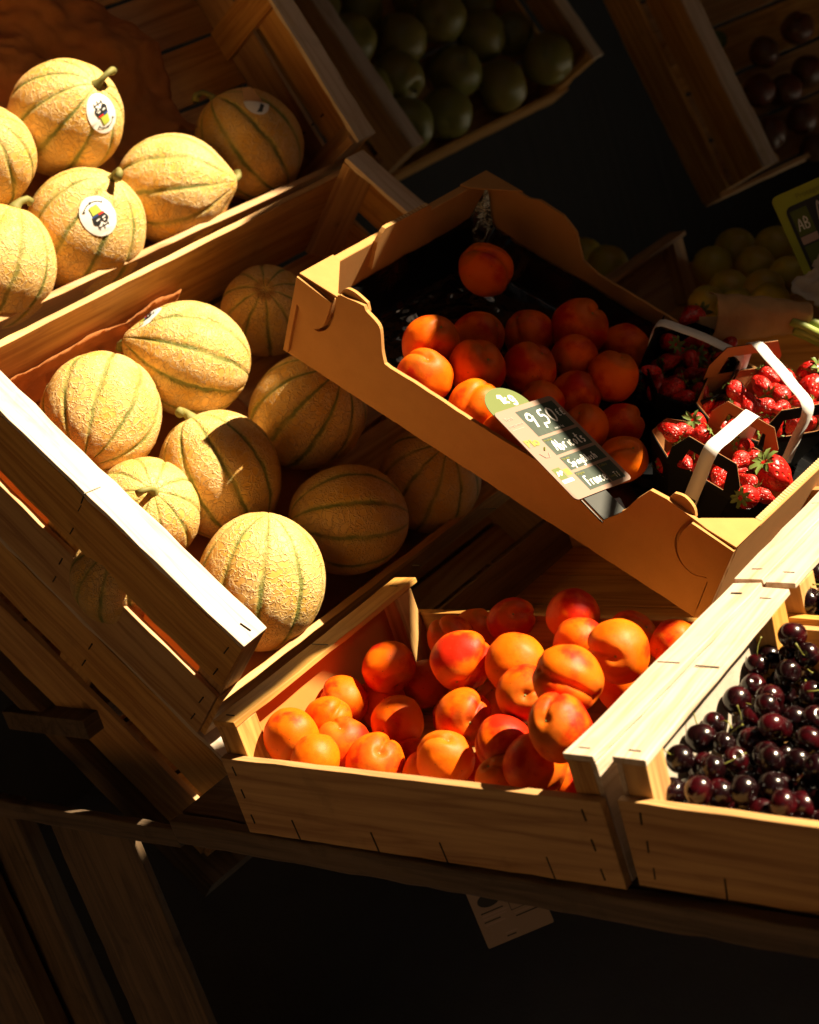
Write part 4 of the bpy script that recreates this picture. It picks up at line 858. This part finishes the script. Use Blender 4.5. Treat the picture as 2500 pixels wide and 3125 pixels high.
# ------------------------------------------------------------------ writing
GL = {  # pen strokes in a unit box (x 0..1, y 0..1, y up)
 '9': [[(.85, .75), (.6, 1), (.2, .9), (.1, .65), (.35, .5), (.7, .6), (.85, .8), (.8, .4), (.6, 0)]], '5': [[(.85, 1), (.3, .98), (.2, .6), (.6, .62), (.8, .35), (.55, .05), (.1, .08)]],
 '0': [[(.5, 1), (.15, .7), (.15, .25), (.5, 0), (.85, .3), (.85, .75), (.5, 1)]], ',': [[(.6, .12), (.45, -.25)]], '1': [[(.2, .7), (.55, 1), (.5, 0)]],
 'k': [[(.2, 1), (.2, 0)], [(.75, .6), (.25, .28), (.8, 0)]], 'g': [[(.75, .55), (.4, .62), (.18, .3), (.45, .05), (.75, .3), (.75, .55), (.75, -.2), (.45, -.4), (.15, -.25)]],
 'A': [[(.05, 0), (.5, 1), (.9, 0)], [(.2, .4), (.8, .42)]], 'b': [[(.2, 1), (.2, 0), (.6, .02), (.8, .28), (.55, .5), (.2, .35)]], 'r': [[(.25, .55), (.28, 0)], [(.28, .35), (.5, .55), (.8, .5)]],
 'i': [[(.45, .5), (.5, 0)], [(.45, .75), (.48, .8)]], 'c': [[(.8, .48), (.4, .55), (.18, .28), (.4, 0), (.85, .1)]], 'o': [[(.5, .55), (.18, .3), (.45, 0), (.82, .25), (.5, .55)]],
 't': [[(.5, 1.05), (.45, .1), (.8, .05)], [(.1, .7), (.95, .78)]], 's': [[(.75, .5), (.35, .52), (.3, .32), (.7, .22), (.6, 0), (.2, .03)]], 'S': [[(.85, .9), (.45, 1), (.2, .75), (.7, .45), (.75, .1), (.4, -.05), (.05, .12)]],
 'p': [[(.2, .55), (.2, -.4)], [(.2, .45), (.6, .55), (.78, .3), (.5, .05), (.2, .15)]], 'n': [[(.2, .55), (.2, 0)], [(.2, .4), (.55, .55), (.72, .35), (.75, 0)]],
 'B': [[(.2, 0), (.2, 1), (.65, .92), (.7, .65), (.25, .55), (.8, .4), (.75, .08), (.2, 0)]], 'l': [[(.4, 1), (.45, 0)]], 'u': [[(.15, .5), (.2, .08), (.6, .05), (.75, .5), (.8, 0)]], 'h': [[(.2, 1), (.2, 0)], [(.2, .4), (.55, .55), (.72, .35), (.75, 0)]],
 'F': [[(.2, 0), (.25, .95)], [(.1, 1), (.95, 1.02)], [(.22, .52), (.7, .55)]], 'a': [[(.75, .5), (.35, .52), (.15, .22), (.4, 0), (.72, .25), (.75, .5), (.8, 0)]], 'e': [[(.2, .28), (.8, .32), (.65, .55), (.3, .5), (.15, .2), (.45, 0), (.85, .08)]],
 'E': [[(.8, .9), (.35, .85), (.3, .1), (.8, .05)], [(.1, .6), (.65, .62)], [(.1, .4), (.6, .4)]], 'I': [[(.5, .9), (.5, 0)]], 'T': [[(.5, .9), (.5, 0)], [(.1, .9), (.9, .95)]], 'C': [[(.8, .85), (.4, .9), (.15, .45), (.4, .02), (.8, .08)]],
 'P': [[(.2, 0), (.22, 1), (.7, .9), (.65, .55), (.25, .5)]], 'q': [], ' ': [], '"': [[(.3, .6), (.3, .4)], [(.7, .6), (.7, .4)]], 'v': [[(.1, .6), (.5, 0), (.9, .6)]], 'm': [[(.1, .5), (.1, 0)], [(.1, .4), (.35, .5), (.45, 0)], [(.45, .4), (.75, .5), (.85, 0)]], 'd': [[(.75, 1), (.75, 0), (.3, .05), (.18, .3), (.4, .52), (.75, .4)]],
 'z': [[(.2, .5), (.8, .5), (.2, 0), (.8, .02)]], 'O': [[(.5, 1), (.1, .6), (.2, .1), (.6, 0), (.9, .4), (.8, .85), (.5, 1)]], 'V': [[(.05, 1), (.45, 0), (.9, 1)]]}
def write(text, x, y, w, h, pen, parent, mat, z=.03, name='handwriting', slant=.12, jit=.03):
    "pen strokes on a card: card axes x right, y down (cm); one mesh per word"
    mb = MB(); cx_ = x
    for chr_ in text:
        for st in GL.get(chr_, []):
            pts = arc([(cx_+(p[0]+slant*p[1])*w*.86+random.uniform(-jit, jit)*w, y-(p[1])*h+random.uniform(-jit, jit)*h) for p in st], 4) if len(st) > 2 else [(cx_+(p[0]+slant*p[1])*w*.86, y-p[1]*h) for p in st]
            L, Rr = [], []
            for i, p in enumerate(pts):
                a = pts[max(0, i-1)]; b = pts[min(len(pts)-1, i+1)]; dx, dy = b[0]-a[0], b[1]-a[1]; q = math.hypot(dx, dy) or 1
                k = pen*(.8+.4*random.random())*.5
                L.append((p[0]-dy/q*k, p[1]+dx/q*k, -z)); Rr.append((p[0]+dy/q*k, p[1]-dx/q*k, -z))
            n = len(pts); mb.add(L+Rr, [(i, i+1, n+i+1, n+i) for i in range(n-1)])
        cx_ += w*(.55 if chr_ in ",il1I'" else .92 if chr_ != 'm' else 1.1)
    return mb.build(name, mat, parent)
def card_frame(o_cm, r, d):
    r = V(r).normalized(); d = V(d); d = (d-r*d.dot(r)).normalized(); n = r.cross(d)
    M = Matrix.Identity(4)
    for i in range(3): M[i][0], M[i][1], M[i][2] = r[i], d[i], n[i]
    M.translation = V(o_cm)*CM; return M          # local: x right, y down, -z towards the reader
def rrect(x0, y0, x1, y1, r, n=4):
    out = []
    for cx_, cy_, a0 in ((x1-r, y0+r, -90), (x1-r, y1-r, 0), (x0+r, y1-r, 90), (x0+r, y0+r, 180)):
        for i in range(n+1): a = rad(a0+90*i/n); out.append((cx_+r*cos(a), cy_+r*sin(a)))
    return out
# price card on the front wall of the tray
s_ = .80*1.018*.984; C0 = V((115.97, -83.52, 72.01)); TL = C0+(V((-16.04, 65.33, 11.92))-C0)*s_
pc = empty('price_card', card_frame(TL, (.0594, .9773, -.2033), (.7132, -.184, -.6764)), 'pink and green price card reading 9,50 Abricots clipped to the cardboard tray', 'price card')
Wc, Hc = 8.4, 11.84
MB().prism(rrect(0, 0, Wc, Hc, .5), 2, 0, .12).build('card', PINKC, pc)
cells_ = [(2.55, .62, 7.9, 4.05), (2.55, 4.42, 7.9, 6.62), (2.55, 6.98, 7.9, 8.68), (2.55, 9.02, 5.75, 11.35), (5.9, 9.02, 7.9, 11.35)]
for a in cells_: MB().board(a[0], a[2], a[1], a[3], -.012, .02, 0, 2).build('chalkboard_panel', CHALK, pc)
write('9,50', 3.0, 3.0, 1.15, 1.75, .22, pc, WHITEINK, .03); write('EE', 7.0, 2.6, .62, .9, .10, pc, WHITEINK, .03)
write('Abricots', 3.15, 6.2, .62, 1.25, .15, pc, WHITEINK, .03); write('SpingBlush', 3.0, 8.35, .46, .85, .12, pc, WHITEINK, .03)
write('France', 2.95, 10.95, .50, 1.15, .14, pc, WHITEINK, .03); write('TI', 6.7, 11.1, .42, .7, .07, pc, WHITEINK, .03)
def font(txt, x, y, size, mat, parent, name='lettering', bold=0):
    cu = bpy.data.curves.new(name, 'FONT'); cu.body = txt; cu.size = size*CM; cu.offset = bold*CM; cu.extrude = .004*CM; cu.materials.append(mat)
    o = bpy.data.objects.new(name, cu); COL.objects.link(o); o.parent = parent
    dg = bpy.context.evaluated_depsgraph_get(); me = bpy.data.meshes.new_from_object(o.evaluated_get(dg)); bpy.data.objects.remove(o); bpy.data.curves.remove(cu)
    o = bpy.data.objects.new(name, me); COL.objects.link(o); o.parent = parent
    o.matrix_local = Matrix.Translation(V((x, y, -.035 if parent.name != 'asparagus_sign' else -.09))*CM) @ Matrix.Rotation(pi, 4, 'X'); return o
font('Tout', .55, 1.35, .55, GREY, pc); font('simplement', .32, 2.15, .42, GREY, pc)
MB().board(.4, 2.0, 2.5, 2.54, -.012, 0, 0, 2).build('underline', GREY, pc)
font('Bio', .3, 4.9, 1.25, LIMEI, pc, 'lettering', .07)
MB().tube([(.8, 5.9, -.03), (1.1, 6.5, -.03), (1.6, 6.6, -.03), (1.9, 6.1, -.03)], .05, 5).build('leaf_mark', GREY, pc); MB().tube([(1.7, 5.7, -.03), (2.0, 5.4, -.03)], .09, 5).build('leaf_mark', LIMEC, pc)
MB().board(.45, 1.5, 7.9, 9.3, -.012, 0, 0, 2).build('ab_mark', LIMEC, pc); font('AB', .55, 8.85, .72, WHITEINK, pc, 'lettering', .03)
MB().board(1.62, 2.35, 8.3, 9.1, -.012, 0, 0, 2).build('eu_mark', LIMEI, pc); MB().board(.45, 1.9, 9.4, 9.8, -.012, 0, 0, 2).build('caption_strip', STRAP, pc)
for t, x, y in (('Produit', 2.62, 4.85), ('Variété', 2.62, 7.4), ('Origine', 2.62, 9.45), ('Calibre', 6.0, 9.45), ('Catégorie', 6.0, 10.9), ('net le kg', 5.2, 3.85)): font(t, x, y, .36, LIMEI if 'net' not in t else WHITEINK, pc)
tagm = empty('weight_tag', card_frame(TL, (.0594, .9773, -.2033), (.7132, -.184, -.6764)) @ Matrix.Translation(V((0, 0, .16))*CM), 'lime green oval tag reading 1kg behind the price card', 'tag')
MB().prism([(2.8+2.7*cos(2*pi*i/36), -.1+2.75*sin(2*pi*i/36)) for i in range(36)], 2, 0, .08).build('oval', LIMEC, tagm)
write('1kg', 2.1, -.75, .9, 1.15, .22, tagm, WHITEINK, .02)
hb_ = empty('card_clip', card_frame(TL, (.0594, .9773, -.2033), (.7132, -.184, -.6764)), 'thin black clip holding the price card to the tray wall', 'clip')
MB().board(1.2, 4.4, 10.6, 14.6, .16, .3, .01).build('clip_plate', SLATE, hb_); MB().tube([(.9, 10, .3), (.9, 14.8, .3)], .1, 6).build('clip_wire', STEEL, hb_)

# green framed asparagus sign on the right
sg = empty('asparagus_sign', card_frame((11.78, 89.48, 26.3), (.6797, .7284, .0868), (.2369, -.223, -.9456)), 'slate price sign with a lime frame, reading Asperges, at the right edge', 'price sign')
MB().prism(rrect(0, 0, 24, 19, .7), 2, 0, .25).build('frame', LIMES, sg)
MB().prism(rrect(.9, 1.7, 23.3, 18.3, .8), 2, -.03, .1).build('slate', SLATE, sg)
font('Protégeons la', 2.6, 1.25, .9, LIMEI, sg)
MB().board(1.3, 3.3, 2.3, 5.3, -.06, 0, 0, 2).build('ab_mark', LIMEC, sg); write('AB', 1.5, 4.7, .8, 1.3, .12, sg, WHITEINK, .09)
MB().board(1.3, 3.3, 5.4, 6.3, -.06, 0, 0, 2).build('caption_strip', GREY, sg); MB().board(1.3, 3.3, 6.5, 8.6, -.06, 0, 0, 2).build('eu_mark', LIMEC, sg)
GREYINK = plain('chalk_grey', (.50, .47, .43), .7, .1)
write('Asperges', 4.0, 4.3, 1.15, 2.0, .17, sg, GREYINK, .08); write('5,90', 4.2, 8.6, 1.5, 2.2, .18, sg, GREYINK, .08); write('CA', 2.4, 14.2, 1.2, 1.8, .12, sg, GREYINK, .08)
# printed card hanging below the table rail
hc = empty('printed_card', card_frame((22.0, 1.75, -3.2), (.6858, .7247, .0668), (.3105, -.1457, -.9394)), 'small pale printed card hanging under the front rail of the table', 'card')
MB().prism(rrect(0, 0, 5.75, 5.7, .15), 2, 0, .05).build('card', plain('printed_card', (.34, .25, .20), .7, .1), hc)
MB().prism([(1.5+.95*cos(2*pi*i/24), 2.0+.55*sin(2*pi*i/24)) for i in range(24)], 2, -.012, 0).build('oval_mark', BLK, hc)
for i, (x, y, L) in enumerate(((.5, 2.85, 1.9), (.5, 3.1, 2.2), (.5, 3.35, 2.0), (.5, 3.6, 1.4), (.5, 3.85, 1.7), (3.1, 3.75, 2.2), (3.1, 4.0, 2.0), (3.5, 2.9, 1.9), (1.8, 5.0, 1.0), (1.8, 5.25, .8))):
    MB().board(x, x+L, y, y+.10, -.012, 0, 0, 2).build('text_line', GREY if i % 3 else BLK, hc)
for q in (bar_ for bar_ in ((2.9, 2.0, 2.95, 3.5), (2.9, 3.45, 5.3, 3.5), (4.1, 2.0, 4.15, 3.45))): MB().board(q[0], q[2], q[1], q[3], -.012, 0, 0, 2).build('table_rule', BLK, hc)
# faint tag in the peach crate
tg2 = empty('dim_weight_tag', card_frame((-33.5, 160, 33.5), (.72, .69, .05), (.25, -.2, -.94)), 'faint lime tag reading 1kg in the dark upper right crate', 'tag')
MB().prism([(1.9*cos(2*pi*i/28), 1.6*sin(2*pi*i/28)) for i in range(28)], 2, 0, .08).build('oval', LIMEC, tg2); write('1kg', -1.1, .5, .85, .9, .16, tg2, LIMEI, .02)
